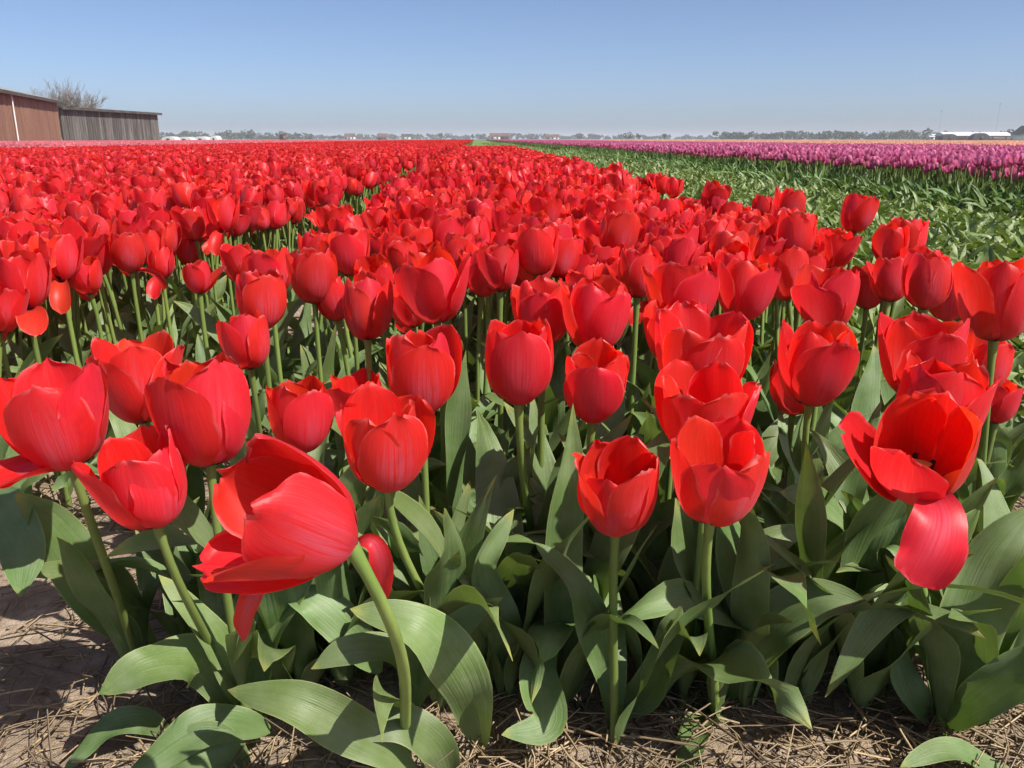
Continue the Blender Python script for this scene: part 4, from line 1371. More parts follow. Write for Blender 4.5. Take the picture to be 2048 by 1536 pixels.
BLIND = [(-0.064, 1.157, 'flowerless broad leaved tulip plant between the red tulips, middle of the front rows'), (-0.01, 1.086, 'flowerless broad leaved tulip plant between the red tulips, middle of the front rows'),
 (0.073, 1.157, 'flowerless broad leaved tulip plant between the red tulips, middle of the front rows'), (0.126, 1.236, 'flowerless broad leaved tulip plant between the red tulips, middle of the front rows'),
 (0.247, 1.236, 'flowerless broad leaved tulip plant between the red tulips, middle of the front rows'), (0.305, 1.325, 'flowerless broad leaved tulip plant between the red tulips, right part of the front rows'),
 (0.362, 1.157, 'flowerless broad leaved tulip plant between the red tulips, right part of the front rows'), (0.437, 1.253, 'flowerless broad leaved tulip plant between the red tulips, right part of the front rows'),
 (0.439, 1.157, 'flowerless broad leaved tulip plant between the red tulips, right part of the front rows'), (0.542, 1.188, 'flowerless broad leaved tulip plant between the red tulips, right part of the front rows'),
 (0.601, 1.384, 'flowerless broad leaved tulip plant between the red tulips, right part of the front rows'), (0.6, 1.253, 'flowerless broad leaved tulip plant between the red tulips, right part of the front rows'),
 (0.802, 1.325, 'flowerless broad leaved tulip plant between the red tulips, right part of the front rows'), (0.945, 1.541, 'flowerless broad leaved tulip plant between the red tulips, right part of the front rows'),
 (0.817, 1.404, 'flowerless broad leaved tulip plant between the red tulips, right part of the front rows'), (-0.284, 0.893, 'flowerless broad leaved tulip plant between the red tulips, left part of the front rows'),
 (-0.251, 0.965, 'flowerless broad leaved tulip plant between the red tulips, left part of the front rows'), (-0.076, 0.893, 'flowerless broad leaved tulip plant between the red tulips, middle of the front rows'),
 (-0.016, 0.965, 'flowerless broad leaved tulip plant between the red tulips, middle of the front rows'), (0.044, 0.999, 'flowerless broad leaved tulip plant between the red tulips, middle of the front rows'),
 (0.077, 0.893, 'flowerless broad leaved tulip plant between the red tulips, middle of the front rows'), (0.179, 0.954, 'flowerless broad leaved tulip plant between the red tulips, middle of the front rows'),
 (0.224, 0.923, 'flowerless broad leaved tulip plant between the red tulips, right part of the front rows'), (0.302, 0.933, 'flowerless broad leaved tulip plant between the red tulips, right part of the front rows'),
 (0.32, 0.865, 'flowerless broad leaved tulip plant between the red tulips, right part of the front rows'), (0.402, 0.965, 'flowerless broad leaved tulip plant between the red tulips, right part of the front rows'),
 (0.414, 0.893, 'flowerless broad leaved tulip plant between the red tulips, right part of the front rows'), (0.481, 0.965, 'flowerless broad leaved tulip plant between the red tulips, right part of the front rows'),
 (0.557, 0.874, 'flowerless broad leaved tulip plant between the red tulips, right part of the front rows'), (0.632, 0.943, 'flowerless broad leaved tulip plant between the red tulips, right part of the front rows'),
 (-0.117, 0.999, 'flowerless broad leaved tulip plant between the red tulips, middle of the front rows'), (-0.208, 1.023, 'flowerless broad leaved tulip plant between the red tulips, middle of the front rows'),
 (-0.297, 1.047, 'flowerless broad leaved tulip plant between the red tulips, left part of the front rows'), (-0.386, 0.999, 'flowerless broad leaved tulip plant between the red tulips, left part of the front rows'),
 (-0.328, 1.011, 'flowerless broad leaved tulip plant between the red tulips, left part of the front rows'), (0.147, 1.011, 'flowerless broad leaved tulip plant between the red tulips, middle of the front rows'),
 (0.266, 0.999, 'flowerless broad leaved tulip plant between the red tulips, right part of the front rows'), (-0.353, 1.157, 'flowerless broad leaved tulip plant between the red tulips, left part of the front rows'),
 (-0.318, 1.203, 'flowerless broad leaved tulip plant between the red tulips, left part of the front rows'), (-0.247, 1.157, 'flowerless broad leaved tulip plant between the red tulips, middle of the front rows'),
 (-0.213, 1.236, 'flowerless broad leaved tulip plant between the red tulips, middle of the front rows'), (-0.142, 1.253, 'flowerless broad leaved tulip plant between the red tulips, middle of the front rows'),
 (-0.534, 1.325, 'flowerless broad leaved tulip plant between the red tulips, left part of the front rows'), (-0.478, 1.364, 'flowerless broad leaved tulip plant between the red tulips, left part of the front rows'),
 (-0.435, 1.47, 'flowerless broad leaved tulip plant between the red tulips, left part of the front rows'), (-0.377, 1.592, 'flowerless broad leaved tulip plant between the red tulips, left part of the front rows'),
 (-0.118, 1.493, 'flowerless broad leaved tulip plant between the red tulips, middle of the front rows'), (-0.044, 1.592, 'flowerless broad leaved tulip plant between the red tulips, middle of the front rows'),
 (0.072, 1.493, 'flowerless broad leaved tulip plant between the red tulips, middle of the front rows'), (0.129, 1.618, 'flowerless broad leaved tulip plant between the red tulips, middle of the front rows'),
 (0.244, 1.493, 'flowerless broad leaved tulip plant between the red tulips, middle of the front rows'), (0.328, 1.592, 'flowerless broad leaved tulip plant between the red tulips, right part of the front rows'),
 (0.5, 1.592, 'flowerless broad leaved tulip plant between the red tulips, right part of the front rows'), (0.62, 1.592, 'flowerless broad leaved tulip plant between the red tulips, right part of the front rows'),
 (0.741, 1.592, 'flowerless broad leaved tulip plant between the red tulips, right part of the front rows'), (-0.564, 1.645, 'flowerless broad leaved tulip plant between the red tulips, left part of the front rows'),
 (-0.49, 1.763, 'flowerless broad leaved tulip plant between the red tulips, left part of the front rows'), (-0.341, 1.673, 'flowerless broad leaved tulip plant between the red tulips, middle of the front rows'),
 (-0.679, 1.47, 'flowerless broad leaved tulip plant between the red tulips, left part of the front rows'), (-0.666, 1.828, 'flowerless broad leaved tulip plant between the red tulips, left part of the front rows'),
 (-0.577, 2.011, 'flowerless broad leaved tulip plant between the red tulips, left part of the front rows'), (-0.532, 2.138, 'flowerless broad leaved tulip plant between the red tulips, left part of the front rows'),
 (-0.664, 2.052, 'flowerless broad leaved tulip plant between the red tulips, left part of the front rows'), (-0.782, 2.138, 'flowerless broad leaved tulip plant between the red tulips, left part of the front rows'),
 (-0.811, 1.972, 'flowerless broad leaved tulip plant between the red tulips, left part of the front rows'), (-0.508, 2.28, 'flowerless broad leaved tulip plant between the red tulips, left part of the front rows'),
 (-0.64, 2.305, 'flowerless broad leaved tulip plant between the red tulips, left part of the front rows'), (-0.595, 1.898, 'flowerless broad leaved tulip plant between the red tulips, left part of the front rows'),
 (-0.5, 1.898, 'flowerless broad leaved tulip plant between the red tulips, left part of the front rows'), (-0.008, 0.883, 'flowerless broad leaved tulip plant between the red tulips, middle of the front rows'),
 (0.057, 0.865, 'flowerless broad leaved tulip plant between the red tulips, middle of the front rows'), (0.172, 0.874, 'flowerless broad leaved tulip plant between the red tulips, middle of the front rows'),
 (0.278, 0.865, 'flowerless broad leaved tulip plant between the red tulips, right part of the front rows'), (0.352, 0.874, 'flowerless broad leaved tulip plant between the red tulips, right part of the front rows'),
 (0.415, 0.865, 'flowerless broad leaved tulip plant between the red tulips, right part of the front rows'), (-0.086, 0.865, 'flowerless broad leaved tulip plant between the red tulips, middle of the front rows'),
 (-0.206, 0.903, 'flowerless broad leaved tulip plant between the red tulips, left part of the front rows'), (-0.251, 0.883, 'flowerless broad leaved tulip plant between the red tulips, left part of the front rows'),
 (-0.323, 0.923, 'flowerless broad leaved tulip plant between the red tulips, left part of the front rows'), (0.539, 0.829, 'flowerless broad leaved tulip plant between the red tulips, right part of the front rows')]
for i, (x, y, lab) in enumerate(BLIND):
    q = np.random.default_rng(1200 + i)
    root = empty('leafy_tulip', (x, y, 0), (0, 0, q.uniform(0, 6.28)), q.uniform(.95, 1.2)); tag(root, lab, 'plant', 'flowerless plants among the front tulips')
    az = q.uniform(0, 6.28)
    for k in range(int(q.integers(3, 5))):
        az += 2.1 + q.uniform(-.5, .5)
        V, F, UV = random_leaf(q, (.006 * math.cos(az), .006 * math.sin(az), .004), az, L=q.uniform(.22, .34), width=q.uniform(.036, .060), n=16, nv=8, el0=q.uniform(68, 88), bend=q.uniform(5, 75) if q.uniform() < .75 else q.uniform(75, 120))
        obj('leaf', mesh_from('leaf', V, F, M['leaf'], UV), root)
def cut_protos(n, seed, lu, lv, leaf, nl=4, tall=1.0): return merged('plant', [cut_plant(np.random.default_rng(seed + i), lu, lv, nl, tall) for i in range(n)], 'red', leaf)
gfar = planted(GREEN_L, GREEN_R + .2, 24, 120, .28, .28, rng); gfar = gfar[in_view(gfar, 1)]
edgeb = planted(GREEN_R + .25, PURPLE_L + .1, 3.0, 40, .11, .11, rng); edgeb = edgeb[in_view(edgeb, .3)]
endb = planted(MID_L, MID_R, MID_END + .3, 27, .12, .12, rng)
scatter_field('cut_tulip_leaves', [(cut_protos(10, 720, 7, 2, 'leaf_pale', 6), grn[N_CUT:], .08, (.85, 1.15)),
    (cut_protos(4, 740, 4, 2, 'leaf_pale', 6), np.concatenate([gfar, endb]), .1, (1.0, 1.3)),
    (cut_protos(6, 760, 6, 2, 'leaf_green', 6, 1.5), edgeb, .08, (.85, 1.15))],
    'pale green tulip leaves covering the bed between red and purple', 'leaves')

# ------------------------------------------------------------------ straw mulch
def straw_vf(r, x, y, z, L, az, tilt, rad, bend):
    n = 3; t = np.linspace(-.5, .5, n + 1)
    d = np.array([math.cos(az) * math.cos(tilt), math.sin(az) * math.cos(tilt), math.sin(tilt)])
    s = np.array([-math.sin(az), math.cos(az), 0])
    P = np.array([x, y, z]) + t[:, None] * L * d + (t[:, None] ** 2) * bend * L * s + np.array([0, 0, 1]) * (-(t[:, None] ** 2) * L * .15)
    up = np.cross(d, s)
    an = np.array([0, 2.094, 4.189])
    V = P[:, None] + rad * (np.cos(an)[None, :, None] * s + np.sin(an)[None, :, None] * up)
    i = np.arange(n)[:, None] * 3; j = np.arange(3)[None]
    F = np.stack([i + j, i + (j + 1) % 3, i + 3 + (j + 1) % 3, i + 3 + j], -1).reshape(-1, 4)
    return V.reshape(-1, 3), F
def straw_material():
    m, nt, n, l = new_mat('straw'); g = G(nt)
    at = g.node('ShaderNodeAttribute', attribute_name='tone').outputs['Fac']
    tc = g.node('ShaderNodeTexCoord').outputs['Object']
    col = g.mix(at, rgb(.13, .09, .055), rgb(.50, .37, .21))
    col = g.mix(g.ramp(g.noise(tc, 160, 3), .4, .7, 0, .5), col, rgb(.16, .11, .07))
    p = g.node('ShaderNodeBsdfPrincipled'); g.put(p.inputs['Base Color'], col); p.inputs['Roughness'].default_value = .5
    out = g.node('ShaderNodeOutputMaterial'); l.new(p.outputs[0], out.inputs[0]); return m
M['straw'] = straw_material()
def straw_density(x, y):
    o = off(x, y)
    q = 1.0
    if o < -.36: q = .30 if y < 1.35 else .35            # trodden path on the left
    if o < -.62: q *= .8
    return q
Vs, Fs, Ts = [], [], []; nn = 0
r = np.random.default_rng(55)
clumps = [(r.uniform(-.95, 1.3), r.uniform(.7, 2.2), r.uniform(.03, .12), r.uniform(0, 3.14)) for _ in range(60)]
count = 0
while count < 13000:
    if r.uniform() < .45:
        c = clumps[int(r.integers(len(clumps)))]; x, y = c[0] + r.normal(0, c[2]), c[1] + r.normal(0, c[2]); az = c[3] + r.normal(0, .5)
    else:
        y = .62 + 2.0 * r.uniform() ** 1.6; x = r.uniform(-.9, .9) * (y + .15); az = r.uniform(0, 6.28)
    if r.uniform() > straw_density(x, y): continue
    L = r.uniform(.025, .10) if r.uniform() < .8 else r.uniform(.10, .2)
    V, F = straw_vf(r, x, y, r.uniform(.001, .028) ** 1.0, L, az, r.normal(0, .22), r.uniform(.0006, .0016), r.normal(0, .25))
    Vs.append(V); Fs.append(F + nn); nn += len(V); Ts.append(np.full(len(V), np.clip(r.normal(.42, .3), 0, 1))); count += 1
tag(obj('straw_mulch', mesh_from('straw_mulch', np.concatenate(Vs), np.concatenate(Fs), M['straw'], col=np.concatenate(Ts))),
    'dry golden straw mulch scattered on the soil between the tulips', 'straw', kind='stuff')
# crumbled clods of soil
Vs, Fs, nn = [], [], 0
ICO = np.array([(0, 0, 1), (.9, 0, .4), (.28, .85, .4), (-.72, .53, .4), (-.72, -.53, .4), (.28, -.85, .4), (0, 0, -.6)])
ICF = np.array([(0, 1, 2), (0, 2, 3), (0, 3, 4), (0, 4, 5), (0, 5, 1), (6, 2, 1), (6, 3, 2), (6, 4, 3), (6, 5, 4), (6, 1, 5)])
for i in range(3800):
    y = .62 + 1.6 * r.uniform() ** 1.5; x = r.uniform(-.8, .7) * (y + .15)
    sz = .0012 + .008 * r.uniform() ** 4
    V = ICO * sz * r.uniform(.6, 1.3, (7, 3)) @ np.array(Matrix.Rotation(r.uniform(0, 6.28), 3, 'Z')) * np.array([1, 1, .7])
    zg = float(.018 * fbm(np.array([x]), np.array([y]), 3)[0] * math.exp(-(x * x + (y - 1.4) ** 2) / 4))
    Vs.append(V + np.array([x, y, zg])); Fs.append(ICF + nn); nn += 7
tag(obj('soil_clods', mesh_from('soil_clods', np.concatenate(Vs), np.concatenate(Fs), M['soil'], smooth=False)), 'small crumbled soil clods on the path', 'soil', kind='stuff')
STALKS = [(-0.6182, 1.0324, 0.0985, -0.252, 'long pale straw stalk lying on the bare soil at the left'), (-0.6027, 0.888, 0.0385, 0.251, 'short pale straw stalk on the soil at the left picture edge'),
 (0.0213, 0.7842, 0.0856, 0.055, 'bright straw stalk lying along the bottom edge below the hanging leaf'), (0.0563, 0.7923, 0.0376, 0.686, 'short split straw stalk at the bottom edge in the middle'),
 (0.3133, 0.79, 0.0373, -0.867, 'thick straw stalk on the shaded mulch right of the small front leaf'), (0.4028, 0.8254, 0.071, 0.64, 'straw stalk slanting on the mulch below the arched leaf on the right')]
for x, y, L, az, lab in STALKS:
    V, F = straw_vf(r, 0, 0, .012, L, az, .04, .0019, .12)
    o = obj('straw_stalk', mesh_from('straw_stalk', V, F, M['straw'], col=np.full(len(V), .95)), None, (x, y, .004))
    tag(o, lab, 'straw')

# ------------------------------------------------------------------ barn, shed, bare tree
def wall_frame(p0, p1):
    p0, p1 = np.array(p0, float), np.array(p1, float)
    return p0, (p1 - p0) / np.linalg.norm(p1 - p0), np.linalg.norm(p1 - p0)
M['barn_board'] = plain_material('barn_board', rgb(.20, .105, .068), rgb(.27, .150, .10), scale=.8, stretch=(6, 6, .4), rough=.75, rand=.10, bump=.3)
M['grey_wood'] = plain_material('grey_wood', rgb(.07, .064, .06), rgb(.15, .138, .125), scale=1.2, stretch=(7, 7, .4), rough=.85, rand=.35)
M['barn_roof'] = plain_material('barn_roof', rgb(.20, .19, .175), rgb(.30, .28, .25), scale=.7, rough=.85)
M['dark_roof'] = plain_material('dark_roof', rgb(.05, .045, .042), rgb(.09, .08, .075), scale=1, rough=.8)
M['white_paint'] = plain_material('white_paint', rgb(.70, .69, .66), rgb(.78, .77, .75), scale=2, rough=.6)
M['dark_gap'] = plain_material('dark_gap', rgb(.03, .028, .025), rgb(.05, .045, .04), scale=2)

def barn(name, p0, p1, h0, h1, depth, board_w, bm, rm, label, roof_over=.35, rise=1.6, gap=.02):
    """long board wall from p0 (right, far) to p1 (left, near); leaning roof that rises away from the viewer"""
    a, d, L = wall_frame(p0, p1); nrm = np.array([-d[1], d[0]])
    if nrm @ (a + d * L / 2) < 0: nrm = -nrm                             # points away from the viewer
    root = empty(name, (a[0], a[1], 0)); tag(root, label, 'barn' if 'barn' in name else 'shed')
    q = np.random.default_rng(len(label))
    nb = int(L / board_w)
    for i in range(nb):
        s0, s1 = i * L / nb + gap / 2, (i + 1) * L / nb - gap / 2
        hh = h0 + (h1 - h0) * (i + .5) / nb
        dp = q.uniform(0, .03); lo = q.uniform(0, .12)
        pts = []
        for s in (s0, s1):
            for t_ in (-dp, .05):
                for z in (lo, hh): pts.append((*(d * s + nrm * t_), z))
        F = [(0, 1, 3, 2), (4, 6, 7, 5), (0, 4, 5, 1), (2, 3, 7, 6), (0, 2, 6, 4), (1, 5, 7, 3)]
        obj('board', mesh_from('board', pts, F, M[bm], smooth=False), root)
    def prism(nm, quad0, quad1, mat):
        V = quad0 + quad1
        return obj(nm, mesh_from(nm, V, [(3, 2, 1, 0), (4, 5, 6, 7), (0, 1, 5, 4), (1, 2, 6, 5), (2, 3, 7, 6), (3, 0, 4, 7)], M[mat], smooth=False), root)
    def pt(s, t_, z): return (*(d * s + nrm * t_), z)
    prism('wall', [pt(0, .06, 0), pt(L, .06, 0), pt(L, .06, h1 - .02), pt(0, .06, h0 - .02)], [pt(0, .12, 0), pt(L, .12, 0), pt(L, .12, h1 - .02), pt(0, .12, h0 - .02)], 'dark_gap')
    prism('wall', [pt(.0, depth, 0), pt(.0, .13, 0), pt(.0, .13, h0 - .03), pt(.0, depth, h0 + rise - .1)], [pt(.12, depth, 0), pt(.12, .13, 0), pt(.12, .13, h0 - .03), pt(.12, depth, h0 + rise - .1)], bm)
    o2 = roof_over
    prism('roof', [pt(-o2, -o2, h0), pt(L + o2, -o2, h1), pt(L + o2, depth, h1 + rise), pt(-o2, depth, h0 + rise)], [pt(-o2, -o2, h0 + .12), pt(L + o2, -o2, h1 + .12), pt(L + o2, depth, h1 + rise + .12), pt(-o2, depth, h0 + rise + .12)], rm)
    prism('fascia', [pt(-o2 - .02, -o2 - .05, h0 - .12), pt(L + o2, -o2 - .05, h1 - .12), pt(L + o2, -o2 - .05, h1 + .1), pt(-o2 - .02, -o2 - .05, h0 + .1)], [pt(-o2 - .02, -o2 - .003, h0 - .12), pt(L + o2, -o2 - .003, h1 - .12), pt(L + o2, -o2 - .003, h1 + .1), pt(-o2 - .02, -o2 - .003, h0 + .1)], 'dark_roof')
    return root, d, nrm
bn, bd, bnr = barn('barn', (-38.2, 75), (-27.6, 39), 3.62, 3.62, 9, .55, 'barn_board', 'barn_roof', 'long reddish brown board barn with a white downpipe, left of the grey shed', rise=2.2)
# downpipe at about two thirds of the visible wall
def tube(name, pts, rads, k, mat, parent):
    P = np.array(pts, float); T = np.gradient(P, axis=0); T /= np.linalg.norm(T, axis=1)[:, None]
    a = np.cross(T, [.3, 1, .2]); a /= np.linalg.norm(a, axis=1)[:, None]; b = np.cross(T, a)
    an = np.linspace(0, 2 * np.pi, k, endpoint=False)
    V = P[:, None] + np.array(rads)[:, None, None] * (np.cos(an)[None, :, None] * a[:, None] + np.sin(an)[None, :, None] * b[:, None])
    n = len(P) - 1; i = np.arange(n)[:, None] * k; j = np.arange(k)[None]
    F = np.stack([i + j, i + (j + 1) % k, i + k + (j + 1) % k, i + k + j], -1).reshape(-1, 4)
    if parent == 'raw': return V.reshape(-1, 3), F
    return obj(name, mesh_from(name, V.reshape(-1, 3), F, M[mat]), parent)
s_ = 15.2
base = bd * s_ - bnr * .16
tube('downpipe', [(base[0], base[1], 0), (base[0], base[1], 1.6), (base[0], base[1], 3.5)], [.045, .045, .045], 8, 'white_paint', bn)
sh, sdv, snr = barn('wooden_shed', (-39.0, 98), (-40.0, 79), 3.3, 3.3, 6, .42, 'grey_wood', 'dark_roof', 'weathered grey wooden shed of vertical boards, right of the brown barn', rise=.3, gap=.04)

def bare_tree(name, loc, height, spread, label, seed, stems=5):
    r = np.random.default_rng(seed)
    root = empty(name, loc); tag(root, label, 'tree')
    tw, n0 = [], 0; tv, tf = [], []
    def grow(p, d, L, rad, lev):
        nonlocal n0
        n = 3; pts = [p]; q = p.copy(); dd = d.copy()
        for _ in range(n):
            dd = dd + r.normal(0, .13, 3) + np.array([0, 0, .06]); dd /= np.linalg.norm(dd); q = q + dd * L / n; pts.append(q.copy())
        V, F = tube('', pts, np.linspace(rad, rad * .55, n + 1), 5 if lev < 2 else 3, None, 'raw')
        if lev == 0:
            obj('trunk', mesh_from('trunk', V, F, M['bark']), root)
        else:
            tv.append(V); tf.append(F + n0); n0 += len(V)
        if lev < 4:
            for _ in range([5, 4, 4, 3][lev]):
                i = int(r.integers(1, n + 1))
                nd = dd + r.normal(0, .42, 3); nd[2] = abs(nd[2]) * .8 + .25; nd /= np.linalg.norm(nd)
                grow(np.array(pts[i]), nd, L * r.uniform(.55, .8), max(rad * .58, .016), lev + 1)
    for k in range(stems):
        a = k * 6.28 / stems + r.uniform(-.4, .4)
        d = np.array([math.cos(a) * spread, math.sin(a) * spread, 1]); d /= np.linalg.norm(d)
        rr_ = r.uniform(.2, 1.6); grow(np.array([rr_ * math.cos(a), rr_ * math.sin(a), 0]), d, height * .36, .13, 0)
    obj('branches', mesh_from('branches', np.concatenate(tv), np.concatenate(tf), M['bark']), root)
    return root
M['bark'] = plain_material('bark', rgb(.17, .15, .13), rgb(.27, .24, .21), scale=3, rough=.9)
bare_tree('bare_tree', (-50.5, 101, 0), 7.6, .30, 'bare leafless bushy tree standing behind the grey shed', 31, 16)

# ------------------------------------------------------------------ the far horizon
M['hedge'] = plain_material('far_foliage', rgb(.055, .075, .04), rgb(.10, .115, .06), scale=.4, rough=.9, rand=.15)
M['twig'] = plain_material('far_twigs', rgb(.12, .10, .08), rgb(.17, .14, .11), scale=.4, rough=.9, rand=.15)
M['glass_house'] = plain_material('greenhouse_film', rgb(.46, .46, .45), rgb(.58, .58, .56), scale=.3, rough=.35)
M['white_roof'] = plain_material('white_roof', rgb(.56, .57, .58), rgb(.66, .66, .66), scale=.3, rough=.4)
M['brick'] = plain_material('far_brick', rgb(.16, .085, .065), rgb(.2, .11, .085), scale=.5)
M['tile'] = plain_material('far_tile', rgb(.12, .075, .06), rgb(.15, .09, .075), scale=.5)
def crown_mesh(r, w, h, n, leaf, zr=(.35, .85)):
    """leaf-clump crown: small tilted faces through an uneven volume"""
    lob = [(r.normal(0, .28) * w, r.normal(0, .28) * w, h * r.uniform(*zr), r.uniform(.22, .42)) for _ in range(7)]
    V = []; F = []
    for i in range(n):
        l = lob[int(r.integers(len(lob)))]
        q = r.normal(0, 1, 3); q /= np.linalg.norm(q); q *= r.uniform(.5, 1) ** .5
        c = np.array([l[0] + q[0] * l[3] * w * .8, l[1] + q[1] * l[3] * w * .8, l[2] + q[2] * l[3] * h * .75])
        a = r.normal(0, 1, 3); a /= np.linalg.norm(a); b = np.cross(a, r.normal(0, 1, 3)); b /= np.linalg.norm(b)
        s = leaf * r.uniform(.6, 1.3)
        V += [c + a * s, c + b * s, c - a * s, c - b * s * .8]; F.append((4 * i, 4 * i + 1, 4 * i + 2, 4 * i + 3))
    V = np.array(V); V[:, 2] = np.maximum(V[:, 2], .2)
    return V, np.array(F)
crowns = {}
for key, mat in (('hedge', 'hedge'), ('twig', 'twig')):
    crowns[key] = []
    for i in range(4):
        V, F = crown_mesh(np.random.default_rng(60 + i), 7, 9, 420, .55)
        crowns[key].append(mesh_from('crown', V, F, M[mat], smooth=False))
V, F = tube('', [(0, 0, 0), (.1, 0, 2), (0, .1, 5)], [.35, .28, .15], 6, None, 'raw')
trunk_me = mesh_from('trunk', V, F, M['bark'])
def far_tree(x, y, s, key, label, group=None, sx=1.0):
    root = empty('tree', (x, y, 0), (0, 0, rng.uniform(0, 6.28)), s); root.scale = (s * sx, s * sx, s)
    tag(root, label, 'tree', group)
    obj('crown', crowns[key][int(rng.integers(4))], root); obj('trunk', trunk_me, root)
K = 1700 * 1.0408                       # lateral pixels per unit slope at the horizon
def slope(px): return (px - 1024) / K
FAR = {'trees': [(1258, 700, 0.62, 1.25, 'hedge', 'dark round tree standing out on the horizon right of centre', None), (1278, 705, 0.52, 1.0, 'hedge', 'smaller dark tree just right of the round horizon tree', None),
           (1330, 720, 0.55, 0.7, 'hedge', 'narrow dark tree on the horizon right of the round pair', None), (1490, 800, 0.62, 1.1, 'hedge', 'dark tree at the left end of the long horizon hedge', None),
           (1545, 800, 0.75, 1.2, 'twig', 'brownish bare tree rising above the long horizon hedge', None), (1700, 760, 0.7, 1.6, 'twig', 'wide brownish bare tree in the long horizon hedge', None),
           (1800, 740, 0.85, 1.3, 'twig', 'tallest brownish tree of the horizon hedge near the white roofs', None), (2010, 620, 0.75, 1.2, 'hedge', 'dark tree left of the white gabled house', None),
           (500, 760, 0.62, 1.4, 'hedge', 'grey green tree on the horizon between the tunnels and the red hut', None), (670, 900, 0.55, 1.2, 'twig', 'small bare tree on the horizon right of the red hut', None),
           (880, 950, 0.75, 0.7, 'twig', 'slim bare tree on the horizon left of the grass track', None), (945, 900, 0.6, 0.9, 'hedge', 'small tree above the end of the grass track', None),
           (1160, 900, 0.7, 0.8, 'twig', 'slim bare tree on the horizon left of the dark round tree', None)],
 'woods': [(318, 620, 1150, 10.5, 26), (620, 960, 1500, 10, 24), (960, 1250, 1500, 9, 22), (1250, 1480, 1600, 9, 16), (1440, 1880, 1000, 9.5, 40), (1860, 2080, 900, 9, 18), (-100, 330, 1400, 9, 14)],
 'houses': [['low_hut', 566, 420, 2.3, 3, 2.7, 0.5, 'brick', 'tile', 'small dark red hut standing at the end of the pink strip', 'hut', {'windows': 1}],
            ['farm_house', 990, 620, 7, 6, 2.4, 2.2, 'white_paint', 'tile', 'small white house with red roof beside the far grass track', 'house', {}],
            ['farm_house', 1010, 640, 6, 6, 2.4, 2.4, 'brick', 'tile', 'small brick house right of the white one by the grass track', 'house', {}],
            ['farm_house', 1105, 700, 10, 6, 2.2, 2.0, 'white_paint', 'tile', 'tiny white house on the horizon left of the dark round tree', 'house', {'windows': 3}],
            ['farm_house', 700, 800, 9, 6, 2.6, 3, 'white_paint', 'tile', 'white house on the horizon right of the red hut', 'house', {'windows': 3}],
            ['farm_house', 765, 820, 8, 6, 2.6, 3, 'brick', 'tile', 'brick house on the horizon halfway to the grass track', 'house', {'windows': 3}],
            ['farm_house', 812, 820, 8, 6, 2.6, 2.6, 'white_paint', 'dark_roof', 'white house with dark roof on the horizon left of the grass track', 'house', {'windows': 2}],
            ['farm_house', 2042, 430, 7, 8, 2.7, 4.2, 'white_paint', 'dark_roof', 'white house with a steep dark roof at the right picture edge', 'house', {'rot': 1.25}],
            ['glass_barn', 1945, 560, 42, 16, 2.6, 2.3, 'brick', 'white_roof', 'long low barn with a wide white roof near the right edge', 'barn', {'windows': 5}],
            ['glass_barn', 1890, 600, 20, 12, 2.4, 1.6, 'white_paint', 'white_roof', 'smaller white roofed barn left of the long white roof', 'barn', {'windows': 3}],
            ['white_hut', 1862, 520, 3, 3, 1.9, 0.6, 'white_paint', 'white_roof', 'tiny white hut left of the white roofed barns', 'hut', {'windows': 1}]],
 'tunnels': [['film_tunnel', 343, 300, 4.6, 1.5, 6, 'glass_house', 'leftmost white film tunnel beside the grey shed', 'greenhouse', {}],
             ['film_tunnel', 374, 305, 5.2, 1.35, 6, 'glass_house', 'middle white film tunnel right of the grey shed', 'greenhouse', {}],
             ['film_tunnel', 406, 310, 4.6, 1.5, 6, 'glass_house', 'third white film tunnel from the grey shed', 'greenhouse', {}],
             ['film_tunnel', 432, 312, 2.6, 1.8, 5, 'glass_house', 'small high white film tunnel furthest right of the grey shed', 'greenhouse', {}],
             ['dark_tunnel', 1896, 470, 8.5, 3.2, 5, 'dark_roof', 'left dark rounded shelter before the long white roof', 'shelter', {}],
             ['dark_tunnel', 1958, 470, 9, 3.7, 5, 'dark_roof', 'right dark rounded shelter before the long white roof', 'shelter', {}]],
 'masts': [(1990, 620, 24, 'taller thin light mast above the white roofs at the right'), (1876, 640, 20, 'thin light mast left of the taller one at the right')]}
for px, y, s, sx, key, lab, grp in FAR['trees']: far_tree(slope(px) * y, y, s, key, lab, grp, sx)
# the far-off wood that reads as one low band along the horizon
def wood(name, spans, label):
    Vs, Fs, n0 = [], [], 0; r = np.random.default_rng(77)
    for px0, px1, y, h, n in spans:
        for i in range(n):
            px = px0 + (px1 - px0) * (i + r.uniform(0, 1)) / n; yy = y * r.uniform(.92, 1.1)
            V, F = crown_mesh(r, 16, h * r.uniform(.55, 1.15), 150, 1.5, (.08, .75))
            V = V + np.array([slope(px) * yy, yy, 0]); Vs.append(V); Fs.append(F + n0); n0 += len(V)
    tag(obj(name, mesh_from(name, np.concatenate(Vs), np.concatenate(Fs), M['hedge'], smooth=False)), label, 'wood', kind='stuff')
wood('far_wood', FAR['woods'], 'far-off low wood along the flat horizon')

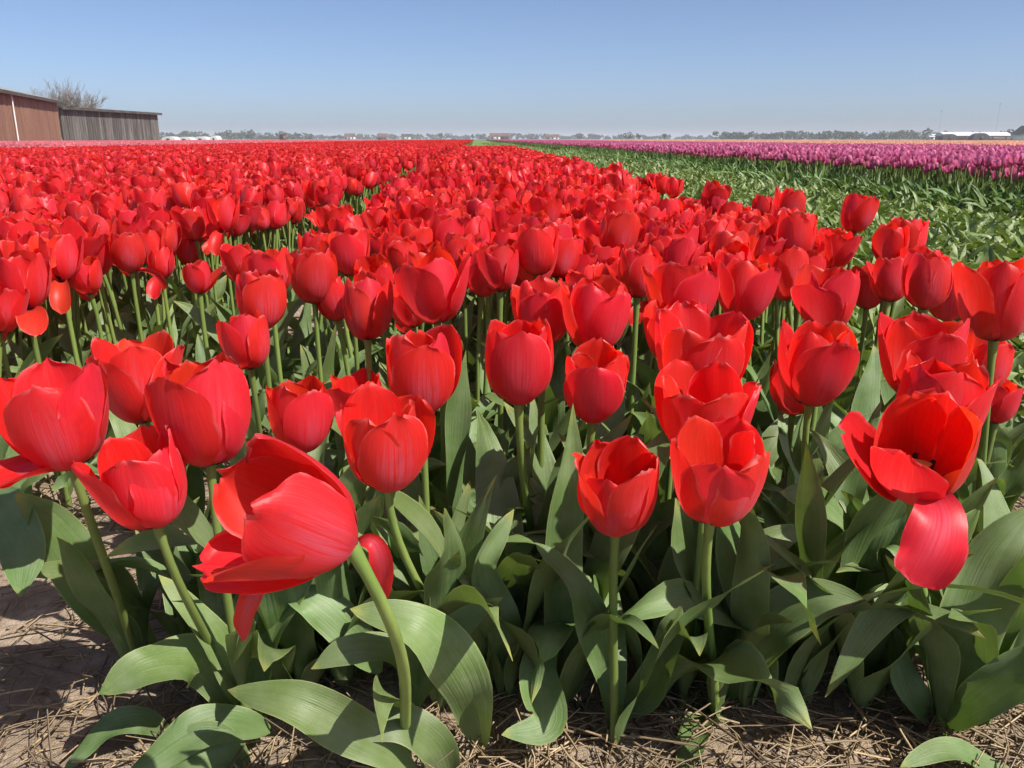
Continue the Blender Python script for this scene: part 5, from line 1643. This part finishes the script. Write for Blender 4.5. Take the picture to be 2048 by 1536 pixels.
def gable_house(name, px, y, w, dp, hw, hr, wall, roof, label, cat, windows=2, rot=0.0, group=None):
    root = empty(name, (slope(px) * y, y, 0), (0, 0, rot)); tag(root, label, cat, group)
    V, F = box_vf(-w / 2, w / 2, -dp / 2, dp / 2, 0, hw); obj('wall', mesh_from('wall', V, F, M[wall], smooth=False), root)
    V = [(-w / 2 - .3, -dp / 2 - .3, hw), (w / 2 + .3, -dp / 2 - .3, hw), (w / 2 + .3, dp / 2 + .3, hw), (-w / 2 - .3, dp / 2 + .3, hw), (-w / 2 - .3, 0, hw + hr), (w / 2 + .3, 0, hw + hr)]
    obj('roof', mesh_from('roof', V, [(0, 1, 5, 4), (2, 3, 4, 5), (0, 4, 3), (1, 2, 5), (3, 2, 1, 0)], M[roof], smooth=False), root)
    for i in range(windows):
        x = -w / 2 + w * (i + .5) / windows
        V, F = box_vf(x - .6, x + .6, -dp / 2 - .06, -dp / 2 + .05, hw * .35, hw * .8)
        obj('window', mesh_from('window', V, F, M['dark_gap'], smooth=False), root)
    return root
def tunnel(name, px, y, w, h, dp, mat, label, cat, group=None, rot=0.0):
    """rounded film tunnel, seen from its end or side"""
    root = empty(name, (slope(px) * y, y, 0), (0, 0, rot)); tag(root, label, cat, group)
    n = 14; a = np.linspace(0, np.pi, n + 1)
    V = [(-w / 2 * math.cos(q), s * dp / 2, h * math.sin(q) ** .75) for s in (-1, 1) for q in a]
    F = [(i, i + 1, n + 2 + i, n + 1 + i) for i in range(n)]
    obj('cover', mesh_from('cover', V, F, M[mat], smooth=False), root)
    obj('end_wall', mesh_from('end_wall', [(x, -dp / 2 - .02, z) for x, _, z in V[:n + 1]], [tuple(range(n + 1))[::-1]], M[mat], smooth=False), root)
    V2, F2 = box_vf(-w * .12, w * .12, -dp / 2 - .1, -dp / 2 - .03, 0, h * .55)
    obj('door', mesh_from('door', V2, F2, M['dark_gap'], smooth=False), root)
    return root
for a in FAR['houses']: gable_house(*a[:-1], **a[-1])
for a in FAR['tunnels']: tunnel(*a[:-1], **a[-1])
for px, y, h, lab in FAR['masts']:
    root = empty('light_mast', (slope(px) * y, y, 0)); tag(root, lab, 'mast')
    tube('pole', [(0, 0, 0), (0, 0, h / 2), (0, 0, h)], [.08, .07, .05], 6, 'barn_roof', root)
    V, F = box_vf(-.35, .35, -.2, .2, h - .3, h + .2); obj('lamp_head', mesh_from('lamp_head', V, F, M['dark_roof'], smooth=False), root)

# ------------------------------------------------------------------ thin spring haze
hz, ht, hn, hl = new_mat('haze')
pv = hn.new('ShaderNodeVolumePrincipled'); pv.inputs['Color'].default_value = rgb(.86, .90, .97); pv.inputs['Density'].default_value = .00032
pv.inputs['Anisotropy'].default_value = 0.0
ho = hn.new('ShaderNodeOutputMaterial'); hl.new(pv.outputs[0], ho.inputs['Volume'])
V, F = box_vf(-6500, 6500, -6500, 6500, -1.2, 30)
tag(obj('haze', mesh_from('haze', V, F, hz, smooth=False)), 'thin pale spring haze over the field', 'haze', kind='stuff')
